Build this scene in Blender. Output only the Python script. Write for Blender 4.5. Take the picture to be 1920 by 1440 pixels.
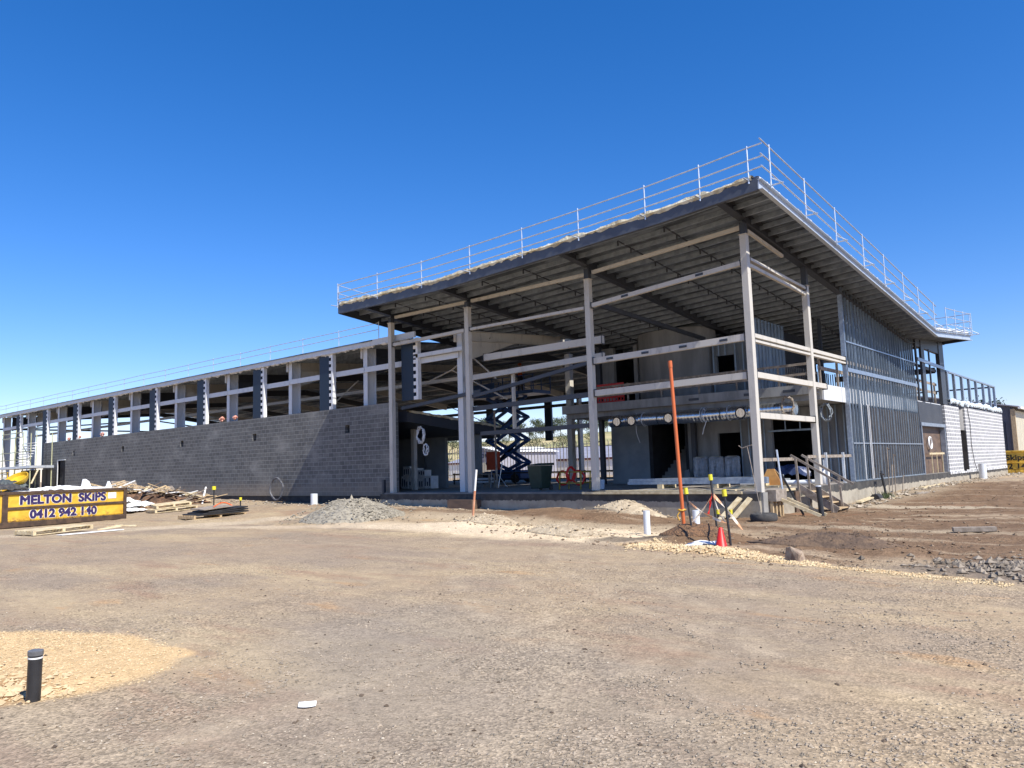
import bpy, math, random
from mathutils import Vector, Matrix, noise
R = math.radians
random.seed(7)
sc = bpy.context.scene
for o in list(bpy.data.objects): bpy.data.objects.remove(o)
COL = sc.collection

# ------------------------------------------------------------------ camera
CAMF = 1461.97
PAN, TILT, ROLL = R(-40.58578), R(6.12885), R(-1.73453)
EYE = Vector((0, 0, 1.65))
_f = Vector((math.sin(PAN)*math.cos(TILT), math.cos(PAN)*math.cos(TILT), math.sin(TILT)))
_r = Vector((math.cos(PAN), -math.sin(PAN), 0)); _u = _r.cross(_f)
_r2 = _r*math.cos(ROLL) + _u*math.sin(ROLL); _u2 = -_r*math.sin(ROLL) + _u*math.cos(ROLL)
cam = bpy.data.objects.new('camera', bpy.data.cameras.new('camera')); COL.objects.link(cam)
cam.matrix_world = Matrix(((_r2.x, _u2.x, -_f.x, EYE.x), (_r2.y, _u2.y, -_f.y, EYE.y), (_r2.z, _u2.z, -_f.z, EYE.z), (0, 0, 0, 1)))
cam.data.sensor_width = 36; cam.data.lens = CAMF/1920*36
cam.data.clip_start = .05; cam.data.clip_end = 6000
sc.camera = cam

# ------------------------------------------------------------------ light
SUN = Vector((.85, -.145, 1)).normalized()
EL = math.asin(SUN.z); AZ = math.atan2(SUN.x, SUN.y)
w = bpy.data.worlds.new('World'); sc.world = w; w.use_nodes = True
nt = w.node_tree; nt.nodes.clear()
sky = nt.nodes.new('ShaderNodeTexSky'); sky.sky_type = 'NISHITA'; sky.sun_disc = False
sky.sun_elevation = EL; sky.sun_rotation = AZ
sky.altitude = 0; sky.air_density = 1.0; sky.dust_density = .15; sky.ozone_density = 4.5
hs = nt.nodes.new('ShaderNodeHueSaturation'); hs.inputs['Saturation'].default_value = 1.32; hs.inputs['Value'].default_value = 1.0
bg = nt.nodes.new('ShaderNodeBackground'); bg.inputs[1].default_value = .105
wo = nt.nodes.new('ShaderNodeOutputWorld')
tint = nt.nodes.new('ShaderNodeMix'); tint.data_type = 'RGBA'; tint.blend_type = 'MULTIPLY'; tint.inputs[0].default_value = 1; tint.inputs[7].default_value = (.95, .83, 1, 1)
nt.links.new(sky.outputs[0], hs.inputs['Color']); nt.links.new(hs.outputs[0], tint.inputs[6]); nt.links.new(tint.outputs[2], bg.inputs[0]); nt.links.new(bg.outputs[0], wo.inputs[0])
sl = bpy.data.lights.new('sun', 'SUN'); sl.energy = 4.2; sl.angle = R(.53); sl.color = (1, .95, .87)
so = bpy.data.objects.new('sun', sl); COL.objects.link(so)
so.rotation_euler = SUN.to_track_quat('Z', 'Y').to_euler()
sc.view_settings.view_transform = 'Standard'; sc.view_settings.look = 'None'
sc.view_settings.exposure = 0.8; sc.view_settings.gamma = 1

# ------------------------------------------------------------------ materials
class NT:
    def __init__(s, name):
        s.m = bpy.data.materials.new(name); s.m.use_nodes = True
        s.t = s.m.node_tree; s.b = s.t.nodes['Principled BSDF']
    def n(s, ty, **kw):
        x = s.t.nodes.new(ty)
        for k, v in kw.items(): setattr(x, k, v)
        return x
    def link(s, a, b): s.t.links.new(a, b)
    def setv(s, sock, v):
        if isinstance(v, bpy.types.NodeSocket): s.link(v, sock)
        elif v is not None: sock.default_value = v
    def obj(s): return s.n('ShaderNodeTexCoord').outputs['Object']
    def pos(s): return s.n('ShaderNodeNewGeometry').outputs['Position']
    def math(s, op, a, b=None, c=None, clamp=False):
        x = s.n('ShaderNodeMath', operation=op, use_clamp=clamp)
        s.setv(x.inputs[0], a)
        if b is not None: s.setv(x.inputs[1], b)
        if c is not None: s.setv(x.inputs[2], c)
        return x.outputs[0]
    def mapping(s, v, loc=(0, 0, 0), rot=(0, 0, 0), scale=(1, 1, 1), ty='POINT'):
        x = s.n('ShaderNodeMapping', vector_type=ty); s.link(v, x.inputs[0])
        x.inputs['Location'].default_value = loc; x.inputs['Rotation'].default_value = rot; x.inputs['Scale'].default_value = scale
        return x.outputs[0]
    def noise(s, v, scale, detail=4, rough=.55):
        x = s.n('ShaderNodeTexNoise'); s.link(v, x.inputs['Vector'])
        x.inputs['Scale'].default_value = scale; x.inputs['Detail'].default_value = detail; x.inputs['Roughness'].default_value = rough
        return x.outputs[0]
    def vor(s, v, scale, out='Distance', feature='F1'):
        x = s.n('ShaderNodeTexVoronoi', feature=feature); s.link(v, x.inputs['Vector']); x.inputs['Scale'].default_value = scale
        return x.outputs[out]
    def mr(s, v, a, b, c=0, d=1, smooth=True):
        x = s.n('ShaderNodeMapRange'); x.interpolation_type = 'SMOOTHSTEP' if smooth else 'LINEAR'
        s.setv(x.inputs[0], v)
        for i, q in enumerate((a, b, c, d)): x.inputs[i+1].default_value = q
        return x.outputs[0]
    def mix(s, f, a, b, mode='MIX'):
        x = s.n('ShaderNodeMix', data_type='RGBA', blend_type=mode)
        s.setv(x.inputs[0], f)
        for i, q in ((6, a), (7, b)):
            if isinstance(q, tuple): x.inputs[i].default_value = (*q[:3], 1)
            else: s.link(q, x.inputs[i])
        return x.outputs[2]
    def bump(s, h, strength=.4, dist=.01, prev=None):
        x = s.n('ShaderNodeBump'); x.inputs['Strength'].default_value = strength; x.inputs['Distance'].default_value = dist
        s.link(h, x.inputs['Height'])
        if prev is not None: s.link(prev, x.inputs['Normal'])
        return x.outputs[0]
    def done(s, col, rough=.8, metal=0, nrm=None, spec=None):
        if isinstance(col, tuple): s.b.inputs['Base Color'].default_value = (*col, 1)
        else: s.link(col, s.b.inputs['Base Color'])
        s.setv(s.b.inputs['Roughness'], rough); s.setv(s.b.inputs['Metallic'], metal)
        if nrm is not None: s.link(nrm, s.b.inputs['Normal'])
        if spec is not None: s.b.inputs['Specular IOR Level'].default_value = spec
        return s.m

def simple(name, c1, c2=None, scale=3, rough=.6, metal=0, bump=.15, bscale=40, bd=.004, stretch=(1, 1, 1), lo=.35, hi=.65, spec=None):
    k = NT(name); v = k.mapping(k.obj(), scale=stretch)
    c2 = c2 or tuple(x*.75 for x in c1)
    f = k.mr(k.noise(v, scale, 5, .6), lo, hi)
    return k.done(k.mix(f, c1, c2), rough, metal, k.bump(k.noise(v, bscale, 3), bump, bd) if bump else None, spec)

def dirty(name, c1, dirt, rough=.5, metal=0, scale=2.5, amt=.6, speck=None):
    """paint or metal with grime of its own shape"""
    k = NT(name); v = k.obj()
    f = k.math('MULTIPLY', k.mr(k.noise(k.mapping(v, scale=(1, 1, .35)), scale, 7, .7), .5, .72), amt)
    c = k.mix(f, c1, dirt)
    if speck: c = k.mix(k.mr(k.noise(v, 7, 6, .75), .655, .70), c, speck)
    return k.done(c, rough, metal, k.bump(k.noise(v, 30, 3), .12, .004))

cream = dirty('cream_primer_steel', (.55, .515, .445), (.33, .31, .27), .55, amt=.8, speck=(.36, .26, .18))
white = dirty('white_primer_steel', (.62, .63, .63), (.42, .42, .42), .5, amt=.6)
darksteel = dirty('dark_grey_steel', (.040, .046, .058), (.07, .07, .075), .45, amt=.6)
bluesteel = dirty('blue_grey_panel', (.010, .026, .050), (.014, .032, .055), .6, amt=.6)
galv = NT('galvanised_steel'); _v = galv.obj()
galv = galv.done(galv.mix(galv.mr(galv.noise(_v, 9, 4), .35, .65), (.40, .46, .53), (.30, .35, .42)), .38, .65, None)
zinc = NT('zinc_stud'); _v = zinc.obj()
zinc = zinc.done(zinc.mix(zinc.mr(zinc.noise(zinc.mapping(_v, scale=(1, 1, .3)), 6, 4), .35, .65), (.30, .37, .44), (.22, .28, .345)), .40, .45, None)
pipe_steel = simple('galvanised_tube', (.72, .76, .80), (.55, .60, .65), 6, .35, .6, 0)
foil = NT('roof_foil'); _v = foil.obj()
foil = foil.done(foil.mix(foil.mr(foil.noise(foil.mapping(_v, scale=(.5, 2.2, 1)), 1.3, 6, .7), .42, .6), (.22, .25, .29), (.06, .07, .085)), .36, .5,
                 foil.bump(foil.noise(foil.mapping(_v, scale=(.4, 3, 1)), 2.5, 5, .6), .7, .05))
purlin_m = simple('purlin_steel', (.40, .45, .50), (.27, .31, .36), 4, .42, .5, 0)
insul = simple('insulation_blanket', (.72, .68, .52), (.45, .37, .22), 2.2, .95, 0, .8, 18, .03)
tatter = simple('torn_white_sisalation', (.78, .78, .76), (.55, .56, .56), 5, .6, .1, .5, 12, .02)
concrete = simple('concrete', (.30, .29, .27), (.22, .215, .2), 1.6, .85, 0, .3, 30, .006)
precast = NT('precast_panel'); _v = precast.obj()
precast = precast.done(precast.mix(precast.mr(precast.noise(precast.mapping(_v, scale=(1, 1, .25)), 1.7, 6, .65), .38, .66), (.30, .30, .29), (.20, .20, .195)), .8, 0,
                       precast.bump(precast.noise(_v, 20, 3), .15, .005))
plaster = simple('grey_wall_board', (.26, .29, .31), (.21, .235, .25), 1.2, .8, 0, .1)
floor_m = simple('slab_floor', (.27, .245, .21), (.19, .17, .15), .9, .75, 0, .2, 14, .006)
timber = NT('timber'); _v = timber.obj()
timber = timber.done(timber.mix(timber.mr(timber.noise(timber.mapping(_v, scale=(6, 6, 1.2)), 4, 5, .7), .35, .7), (.52, .39, .23), (.34, .235, .125)), .75, 0,
                     timber.bump(timber.noise(_v, 35, 3), .3, .004))
pale_timber = simple('pale_timber', (.66, .56, .36), (.48, .38, .22), 5, .75, 0, .3)
grey_timber = simple('weathered_timber', (.34, .29, .235), (.2, .165, .13), 7, .85, 0, .4)
ply = simple('brown_plywood', (.16, .105, .07), (.105, .07, .05), 1.4, .6, 0, .15, stretch=(1, 1, 3))
black = simple('black_plastic', (.018, .018, .02), (.03, .03, .032), 4, .45, 0, .1)
blackdull = simple('black_membrane', (.02, .02, .023), (.045, .042, .04), 2, .75, 0, .3)
darkin = simple('shade_and_door_black', (.03, .032, .036), (.018, .018, .02), 2, .8, 0, .1)  # near-black puts the shade of deep interiors into the colour; door leaf shares it
orange = dirty('orange_plastic', (.52, .12, .03), (.34, .10, .045), .5, amt=.8)
red = dirty('red_plastic', (.60, .02, .015), (.4, .03, .02), .45, amt=.4)
yellow = simple('yellow_cap', (.75, .68, .03), (.6, .52, .03), 8, .5)
pvc = dirty('white_pvc', (.62, .66, .70), (.45, .44, .40), .35, amt=.6)
greenbin = simple('green_bin_plastic', (.018, .042, .028), (.012, .03, .02), 4, .5)
liftblue = simple('lift_blue', (.010, .07, .26), (.015, .085, .24), 3, .4)
rubber = simple('tyre_rubber', (.035, .035, .036), (.07, .065, .06), 8, .85, 0, .5, 25, .01)
paper = simple('white_paper', (.8, .8, .78), (.68, .68, .66), 6, .8, 0, .3)
ductm = NT('spiral_duct'); _v = ductm.obj()
_wv = ductm.n('ShaderNodeTexWave', wave_type='BANDS', bands_direction='X'); ductm.link(_v, _wv.inputs[0]); _wv.inputs['Scale'].default_value = 2.2; _wv.inputs['Distortion'].default_value = 1.5
ductm = ductm.done((.72, .75, .78), .22, .95, ductm.bump(_wv.outputs[1], .35, .03))
skin_m = simple('skin', (.42, .25, .18), None, 6, .6)
hivis = simple('orange_hivis', (.75, .14, .03), (.6, .1, .02), 6, .7)
navy = simple('navy_workwear', (.015, .02, .05), None, 6, .8)
redfascia = simple('brown_fascia', (.25, .08, .06), None, 3, .7)
shedwhite = simple('white_cladding', (.88, .86, .78), (.68, .66, .6), 1, .6)
shedroof = simple('grey_roof_sheet', (.33, .32, .36), (.26, .26, .3), 1, .5)

def rib_mat(name, c1, c2, axis='X', per=.2, rough=.5, metal=.2):
    k = NT(name); v = k.obj(); sx = k.n('ShaderNodeSeparateXYZ'); k.link(v, sx.inputs[0])
    s = k.math('SINE', k.math('MULTIPLY', sx.outputs[axis], 2*math.pi/per))
    return k.done(k.mix(k.mr(k.noise(v, 1.2, 4), .35, .65), c1, c2), rough, metal, k.bump(s, .6, .03))
ribdark = rib_mat('dark_ribbed_cladding', (.075, .08, .09), (.055, .06, .07), 'Y', .2)
ribdarkx = rib_mat('dark_shed_cladding', (.10, .10, .115), (.08, .08, .095), 'X', .25)
ribcream = rib_mat('cream_cladding', (.62, .56, .42), (.54, .49, .37), 'Y', .25)

def block_mat(name, axes, ca, cb, cm, mortar, stain, samt, smooth=.1, splash=False):
    k = NT(name); p = k.pos(); s = k.n('ShaderNodeSeparateXYZ'); k.link(p, s.inputs[0])
    c = k.n('ShaderNodeCombineXYZ'); k.link(s.outputs[axes[0]], c.inputs[0]); k.link(s.outputs[axes[1]], c.inputs[1])
    b = k.n('ShaderNodeTexBrick'); k.link(c.outputs[0], b.inputs['Vector'])
    b.inputs['Scale'].default_value = 1; b.inputs['Brick Width'].default_value = .4; b.inputs['Row Height'].default_value = .2
    b.inputs['Mortar Size'].default_value = mortar; b.inputs['Mortar Smooth'].default_value = smooth; b.inputs['Bias'].default_value = -.1
    for n_, q in (('Color1', ca), ('Color2', cb), ('Mortar', cm)): b.inputs[n_].default_value = (*q, 1)
    f = k.math('MULTIPLY', k.mr(k.noise(k.mapping(c.outputs[0], scale=(.5, 1, 1)), .8, 7, .7), .48, .72), samt)
    col = k.mix(f, b.outputs[0], stain)
    f2 = k.mr(k.noise(c.outputs[0], 2.6, 5, .7), .3, .75, .86, 1.16, False)
    mu = k.n('ShaderNodeVectorMath', operation='SCALE'); k.link(col, mu.inputs[0]); k.link(f2, mu.inputs['Scale'])
    if splash:
        sz = k.n('ShaderNodeSeparateXYZ'); k.link(p, sz.inputs[0])
        fs_ = k.math('MULTIPLY', k.mr(k.math('ADD', sz.outputs[2], k.math('MULTIPLY', k.noise(p, 1.4, 6, .7), -.9)), 1.0, .25), .55)
        mm = k.mix(fs_, mu.outputs[0], (.30, .245, .18))
    else: mm = mu.outputs[0]
    h = k.math('SUBTRACT', 1, b.outputs[1])
    return k.done(mm, .88, 0, k.bump(k.noise(p, 40, 3), .2, .004, k.bump(h, .5, .01)))
blk_dark = block_mat('charcoal_blockwork', ('X', 'Z'), (.148, .146, .134), (.10, .099, .094), (.27, .267, .25), .011, (.27, .265, .24), .8, splash=True)
blk_light = block_mat('pale_blockwork', ('Y', 'Z'), (.30, .305, .31), (.25, .255, .265), (.70, .69, .67), .026, (.66, .65, .63), .3, .2)

# plinth: concrete with a painted-on bitumen band with runs
k = NT('bitumen_painted_concrete'); p = k.pos(); s_ = k.n('ShaderNodeSeparateXYZ'); k.link(p, s_.inputs[0])
cz = k.n('ShaderNodeCombineXYZ'); k.link(s_.outputs[0], cz.inputs[0]); k.link(s_.outputs[1], cz.inputs[1])
edge = k.math('ADD', .47, k.math('MULTIPLY', k.math('SUBTRACT', k.noise(cz.outputs[0], 2.2, 5, .75), .5), .28))
f = k.mr(k.math('SUBTRACT', s_.outputs[2], edge), -.012, .012)
cc = k.mix(k.mr(k.noise(p, 1.5, 6, .7), .35, .7), (.40, .36, .28), (.27, .235, .18))
plinth_m = k.done(k.mix(f, cc, k.mix(k.mr(k.noise(p, 3, 5), .4, .7), (.045, .043, .04), (.085, .08, .07))), .8, 0, k.bump(k.noise(p, 14, 4), .4, .01))

# skip paint
k = NT('skip_yellow_paint'); v = k.obj()
c = k.mix(k.mr(k.noise(v, 1.6, 5), .4, .7), (.72, .45, .05), (.62, .35, .035))
c = k.mix(k.mr(k.noise(k.mapping(v, scale=(1, 1, 1.6)), 5, 7, .8), .655, .70), c, (.15, .07, .035))
s_ = k.n('ShaderNodeSeparateXYZ'); k.link(v, s_.inputs[0])
low = k.math('MULTIPLY', k.mr(s_.outputs[2], .5, .22), k.mr(k.noise(v, 6, 6, .75), .48, .62))
c = k.mix(low, c, (.20, .10, .04))
skip_y = k.done(c, .5, 0, k.bump(k.noise(v, 9, 4), .3, .01, k.bump(k.noise(v, 1.8, 2), .8, .12)))
rust = simple('dark_rusty_steel', (.06, .04, .03), (.11, .07, .045), 4, .7, .2, .4)
navyletter = simple('navy_letter_paint', (.03, .02, .10), (.55, .33, .05), 9, .5, 0, 0, lo=.64, hi=.67)
whiteletter = simple('white_letter_paint', (.75, .72, .62), (.62, .38, .06), 9, .5, 0, 0, lo=.58, hi=.62)
blackletter = simple('black_letter_paint', (.015, .012, .01), None, 5, .5, 0, 0)

# ------------------------------------------------------------------ mesh builder
class MB:
    def __init__(s): s.v = []; s.f = []
    def add(s, vs, fs):
        n = len(s.v); s.v += [tuple(q) for q in vs]; s.f += [tuple(i+n for i in f) for f in fs]; return s
    def box(s, x0, x1, y0, y1, z0, z1):
        return s.add([(x0, y0, z0), (x1, y0, z0), (x1, y1, z0), (x0, y1, z0), (x0, y0, z1), (x1, y0, z1), (x1, y1, z1), (x0, y1, z1)],
                     [(0, 3, 2, 1), (4, 5, 6, 7), (0, 1, 5, 4), (1, 2, 6, 5), (2, 3, 7, 6), (3, 0, 4, 7)])
    def obox(s, c, sz, M=None):
        c = Vector(c); M = M or Matrix.Identity(3); a, b, d = (q/2 for q in sz)
        return s.add([c + M @ Vector(q) for q in ((-a, -b, -d), (a, -b, -d), (a, b, -d), (-a, b, -d), (-a, -b, d), (a, -b, d), (a, b, d), (-a, b, d))],
                     [(0, 3, 2, 1), (4, 5, 6, 7), (0, 1, 5, 4), (1, 2, 6, 5), (2, 3, 7, 6), (3, 0, 4, 7)])
    def bar(s, p0, p1, w_, h, up=(0, 0, 1)):
        p0, p1 = Vector(p0), Vector(p1); d = (p1-p0); L = d.length; d.normalize(); up = Vector(up)
        if abs(d.dot(up)) > .98: up = Vector((0, 1, 0))
        x = d.cross(up).normalized(); u = x.cross(d)
        M = Matrix((x, d, u)).transposed()
        return s.obox((p0+p1)/2, (w_, L, h), M)
    def ibeam(s, p0, p1, w_, h, t=.014, up=(0, 0, 1), tf=.02):
        p0, p1 = Vector(p0), Vector(p1); d = (p1-p0).normalized(); up = Vector(up)
        x = d.cross(up).normalized(); u = x.cross(d)
        s.bar(p0+u*(h/2-tf/2), p1+u*(h/2-tf/2), w_, tf, u); s.bar(p0-u*(h/2-tf/2), p1-u*(h/2-tf/2), w_, tf, u)
        return s.bar(p0, p1, t, h-2*tf, u)
    def tube(s, p0, p1, r, n=8, r2=None, caps=True):
        p0, p1 = Vector(p0), Vector(p1); d = (p1-p0).normalized(); r2 = r if r2 is None else r2
        a = d.orthogonal().normalized(); b = d.cross(a)
        vs = []
        for p_, rr in ((p0, r), (p1, r2)):
            for i in range(n):
                t = 2*math.pi*i/n; vs.append(p_ + (a*math.cos(t)+b*math.sin(t))*rr)
        fs = [(i, (i+1) % n, n+(i+1) % n, n+i) for i in range(n)]
        if caps: fs += [tuple(range(n-1, -1, -1)), tuple(range(n, 2*n))]
        return s.add(vs, fs)
    def path(s, pts, r, n=6):
        pts = [Vector(q) for q in pts]; vs = []; a = None
        for i, p_ in enumerate(pts):
            d = (pts[min(i+1, len(pts)-1)]-pts[max(i-1, 0)]).normalized()
            a = d.orthogonal().normalized() if a is None else (a-d*a.dot(d)).normalized()
            b = d.cross(a)
            for j in range(n):
                t = 2*math.pi*j/n; vs.append(p_+(a*math.cos(t)+b*math.sin(t))*r)
        fs = [(i*n+j, i*n+(j+1) % n, (i+1)*n+(j+1) % n, (i+1)*n+j) for i in range(len(pts)-1) for j in range(n)]
        fs += [tuple(range(n-1, -1, -1)), tuple(range((len(pts)-1)*n, len(pts)*n))]
        return s.add(vs, fs)
    def lathe(s, c, prof, n=16):
        c = Vector(c); vs = []
        for r, z in prof:
            for i in range(n):
                t = 2*math.pi*i/n; vs.append(c+Vector((r*math.cos(t), r*math.sin(t), z)))
        m = len(prof)
        fs = [(i*n+j, i*n+(j+1) % n, (i+1)*n+(j+1) % n, (i+1)*n+j) for i in range(m-1) for j in range(n)]
        if prof[0][0] > 1e-4: fs.append(tuple(range(n-1, -1, -1)))
        if prof[-1][0] > 1e-4: fs.append(tuple(range((m-1)*n, m*n)))
        return s.add(vs, fs)
    def prism(s, poly, d):
        """poly: list of 3d points, extruded by vector d"""
        n = len(poly); d = Vector(d)
        return s.add([Vector(q) for q in poly]+[Vector(q)+d for q in poly],
                     [tuple(range(n-1, -1, -1)), tuple(range(n, 2*n))]+[(i, (i+1) % n, n+(i+1) % n, n+i) for i in range(n)])
    def wall(s, axis, a0, a1, z0, z1, t0, t1, holes):
        """solid wall along axis ('x'|'y') with real openings (u0,u1,w0,w1)"""
        us = sorted({a0, a1, *[h[0] for h in holes], *[h[1] for h in holes]})
        for u0, u1 in zip(us, us[1:]):
            um = (u0+u1)/2; hs_ = sorted((h[2], h[3]) for h in holes if h[0] < um < h[1]); z = z0
            for b0, b1 in hs_+[(z1, z1)]:
                if b0 > z+1e-4:
                    if axis == 'x': s.box(u0, u1, t0, t1, z, b0)
                    else: s.box(t0, t1, u0, u1, z, b0)
                z = b1
        return s

OFF = {}
def mesh(name, mb, off=None):
    me = bpy.data.meshes.new(name)
    vs = mb.v if off is None else [(x-off[0], y-off[1], z-off[2]) for x, y, z in mb.v]
    me.from_pydata(vs, [], mb.f); me.update(); return me
def part(name, mb, m, parent=None, smooth=False, local=False, bevel=0, label=None):
    off = None
    if parent is not None and not local: off = OFF.get(parent.name)
    me = mesh(name, mb, off); me.materials.append(m)
    if smooth:
        for p_ in me.polygons: p_.use_smooth = True
        try: me.set_sharp_from_angle(angle=R(40))
        except Exception: pass
    o = bpy.data.objects.new(name, me); COL.objects.link(o)
    if parent is not None:
        o.parent = parent
        if parent.name in OFF: OFF[o.name] = OFF[parent.name]
    if bevel:
        b = o.modifiers.new('bevel', 'BEVEL'); b.width = bevel; b.segments = 1; b.limit_method = 'ANGLE'
    if label: o['label'] = label
    return o
def thing(name, label, cat, loc=(0, 0, 0), group=None, rz=0):
    o = bpy.data.objects.new(name, None); COL.objects.link(o); o.location = loc; o.rotation_euler = (0, 0, rz)
    o.empty_display_size = .2
    o['label'] = label; o['category'] = cat
    if group: o['group'] = group
    OFF[o.name] = tuple(loc) if rz == 0 else None
    return o
def solo(name, mb, m, label, cat, group=None, smooth=False, kind=None, loc=None, bevel=0):
    """a thing that is one mesh, its origin at loc (world-space verts)"""
    me = mesh(name, mb, loc); me.materials.append(m)
    if smooth:
        for p_ in me.polygons: p_.use_smooth = True
        try: me.set_sharp_from_angle(angle=R(40))
        except Exception: pass
    o = bpy.data.objects.new(name, me); COL.objects.link(o)
    if loc: o.location = loc
    if label: o['label'] = label
    if cat: o['category'] = cat
    if group: o['group'] = group
    if kind: o['kind'] = kind
    if bevel:
        b = o.modifiers.new('bevel', 'BEVEL'); b.width = bevel; b.segments = 1; b.limit_method = 'ANGLE'
    return o
def copy_tree(o, parent=None):
    c_ = o.copy(); COL.objects.link(c_)
    if parent is not None: c_.parent = parent
    for ch in [q for q in bpy.data.objects if q.parent == o]: copy_tree(ch, c_)
    return c_
def text_part(name, body, size, m, parent, M, bold=0, extrude=.004, n_=8):
    """lettering as real raised shapes; bold = radius by which strokes are thickened (copies stepped .3 mm apart in depth)"""
    cu = bpy.data.curves.new(name, 'FONT'); cu.body = body; cu.size = size; cu.extrude = extrude
    cu.align_x = 'CENTER'; cu.align_y = 'CENTER'; cu.resolution_u = 4
    t = bpy.data.objects.new(name, cu); COL.objects.link(t)
    bpy.context.view_layer.update()
    me = bpy.data.meshes.new_from_object(t.evaluated_get(bpy.context.evaluated_depsgraph_get()))
    bpy.data.objects.remove(t); mb = MB()
    V = [v_.co.copy() for v_ in me.vertices]; F = [tuple(p_.vertices) for p_ in me.polygons]
    sh = [(0, 0)]+([(bold*math.cos(2*math.pi*i/n_), bold*math.sin(2*math.pi*i/n_)) for i in range(n_)] if bold else [])
    for i, (a, b) in enumerate(sh): mb.add([M @ (q+Vector((a, b, -.0003*i))) for q in V], F)
    bpy.data.meshes.remove(me)
    return part(name, mb, m, parent, local=True)

# ------------------------------------------------------------------ terrain
def ss(a, b, t):
    t = min(1, max(0, (t-a)/(b-a))); return t*t*(3-2*t)
def g0(x, y):
    z = .25*ss(-12, -26, x)*ss(13, 21, y) + .25*ss(-30, -46, x)*ss(13, 21, y)
    z += .24*ss(27, 40, y)*ss(-14, -9.6, x)
    return z
BUMPS = [(-15.0, 19.7, 2.3, .8, .30, 0), (-12.9, 20.2, .95, .6, .34, 0), (-19.5, 19.3, 3.5, .8, .10, 0), (-18.4, 20.7, 1.7, .6, -.12, 0),
         (-15.6, 16.7, .9, .6, .16, .2), (-16.8, 15.9, .9, .4, .07, .2), (-11.6, 15.0, 1.1, .5, .14, .1), (-12.7, 15.3, .6, .4, .06, 0),
         (-8.0, 14.9, 1.2, .7, .16, 0), (-5.6, 14.2, 1.5, .7, .12, .3), (-4.4, 14.6, .9, .5, .08, 0), (-3.9, 13.0, 1.1, .4, -.05, 0),
         (-6.9, 13.2, 1.4, .28, .09, -.25), (-1.0, 13.0, 1.6, .7, .10, 0), (-6, 22, 3, 2, -.05, 0), (-2, 25, 4, 3, .10, .3), (-7.6, 15.6, .7, .4, .12, 0)]
def g(x, y):
    z = g0(x, y)
    for cx, cy, rx, ry, h, a in BUMPS:
        dx, dy = x-cx, y-cy
        if abs(dx) > 4*rx or abs(dy) > 4*max(rx, ry): continue
        ca, sa = math.cos(a), math.sin(a); u = (dx*ca+dy*sa)/rx; v_ = (-dx*sa+dy*ca)/ry
        z += h*math.exp(-(u*u+v_*v_))
    return z
def rough_amt(x, y):
    a = .012
    if y > 11.5: a += .035*ss(11.5, 15, y)
    return a
def gn(x, y):
    d = math.hypot(x, y)
    if d > 120: return g0(x, y)
    a = rough_amt(x, y)
    n_ = noise.noise(Vector((x*.9, y*.9, 3)))*a + noise.noise(Vector((x*2.7, y*2.7, 9)))*a*.7
    if d < 45: n_ += noise.noise(Vector((x*7, y*7, 5)))*a*.35
    return g(x, y)+n_

# ------------------------------------------------------------------ ground sheet
k = NT('ground_earth'); P = k.pos()
nb = k.noise(P, .35, 6, .65); nm = k.noise(P, 1.7, 6, .7); nf = k.noise(P, 9, 5, .7); sp = k.noise(P, 60, 3, .7)
edgeN = k.math('MULTIPLY', k.math('SUBTRACT', k.noise(P, 1.1, 6, .7), .5), 1.0)
def ell(cx, cy, rx, ry, deg=0, soft=.25, amt=.6, dens=1.0):
    q = k.mapping(P, loc=(cx, cy, 0), rot=(0, 0, R(deg)), scale=(rx, ry, 1e6), ty='TEXTURE')
    l = k.n('ShaderNodeVectorMath', operation='LENGTH'); k.link(q, l.inputs[0])
    d = k.math('ADD', l.outputs['Value'], k.math('MULTIPLY', edgeN, amt))
    return k.math('MULTIPLY', k.mr(d, 1+soft, 1-soft), dens)
fines = k.mr(k.noise(P, .42, 5, .6), .40, .60)          # smooth fines against pockets of loose gravel
col = k.mix(k.mr(nb, .38, .62), (.415, .345, .255), (.33, .285, .235))
str_ = k.noise(k.mapping(P, rot=(0, 0, .5), scale=(.3, 1.2, 1)), .55, 6, .65)
col = k.mix(k.math('MULTIPLY', k.mr(str_, .45, .66), .8), col, (.50, .425, .30))
st2 = k.noise(k.mapping(P, loc=(7, 3, 0), rot=(0, 0, .35), scale=(.35, 1.1, 1)), .8, 6, .65)
col = k.mix(k.math('MULTIPLY', k.mr(st2, .52, .68), .7), col, (.345, .245, .185))      # reddish stains
st3 = k.noise(k.mapping(P, loc=(21, 9, 0), rot=(0, 0, .2), scale=(.5, 1.2, 1)), 1.0, 5, .6)
col = k.mix(k.math('MULTIPLY', k.mr(st3, .60, .72), .6), col, (.48, .315, .17))        # ochre stains
col = k.mix(ell(-4.6, 4.6, 3.6, 1.5, 150, .4, .8, .6), col, (.32, .295, .26))          # greyer gravel by the bollard
col = k.mix(ell(-5.2, 1.9, 3.0, 1.2, 35, .5, .8, .5), col, (.33, .295, .25))
col = k.mix(ell(-14, 11, 12, 2.6, 35, .5, .8, .45), col, (.33, .28, .235))
col = k.mix(ell(-26, 13.5, 8, 1.0, 68, .5, 1.0, .75), col, (.58, .52, .42))            # pale trodden strips by the pallets
col = k.mix(ell(-21, 14.4, 5, .5, 20, .5, 1.2, .7), col, (.60, .53, .43))
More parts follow.
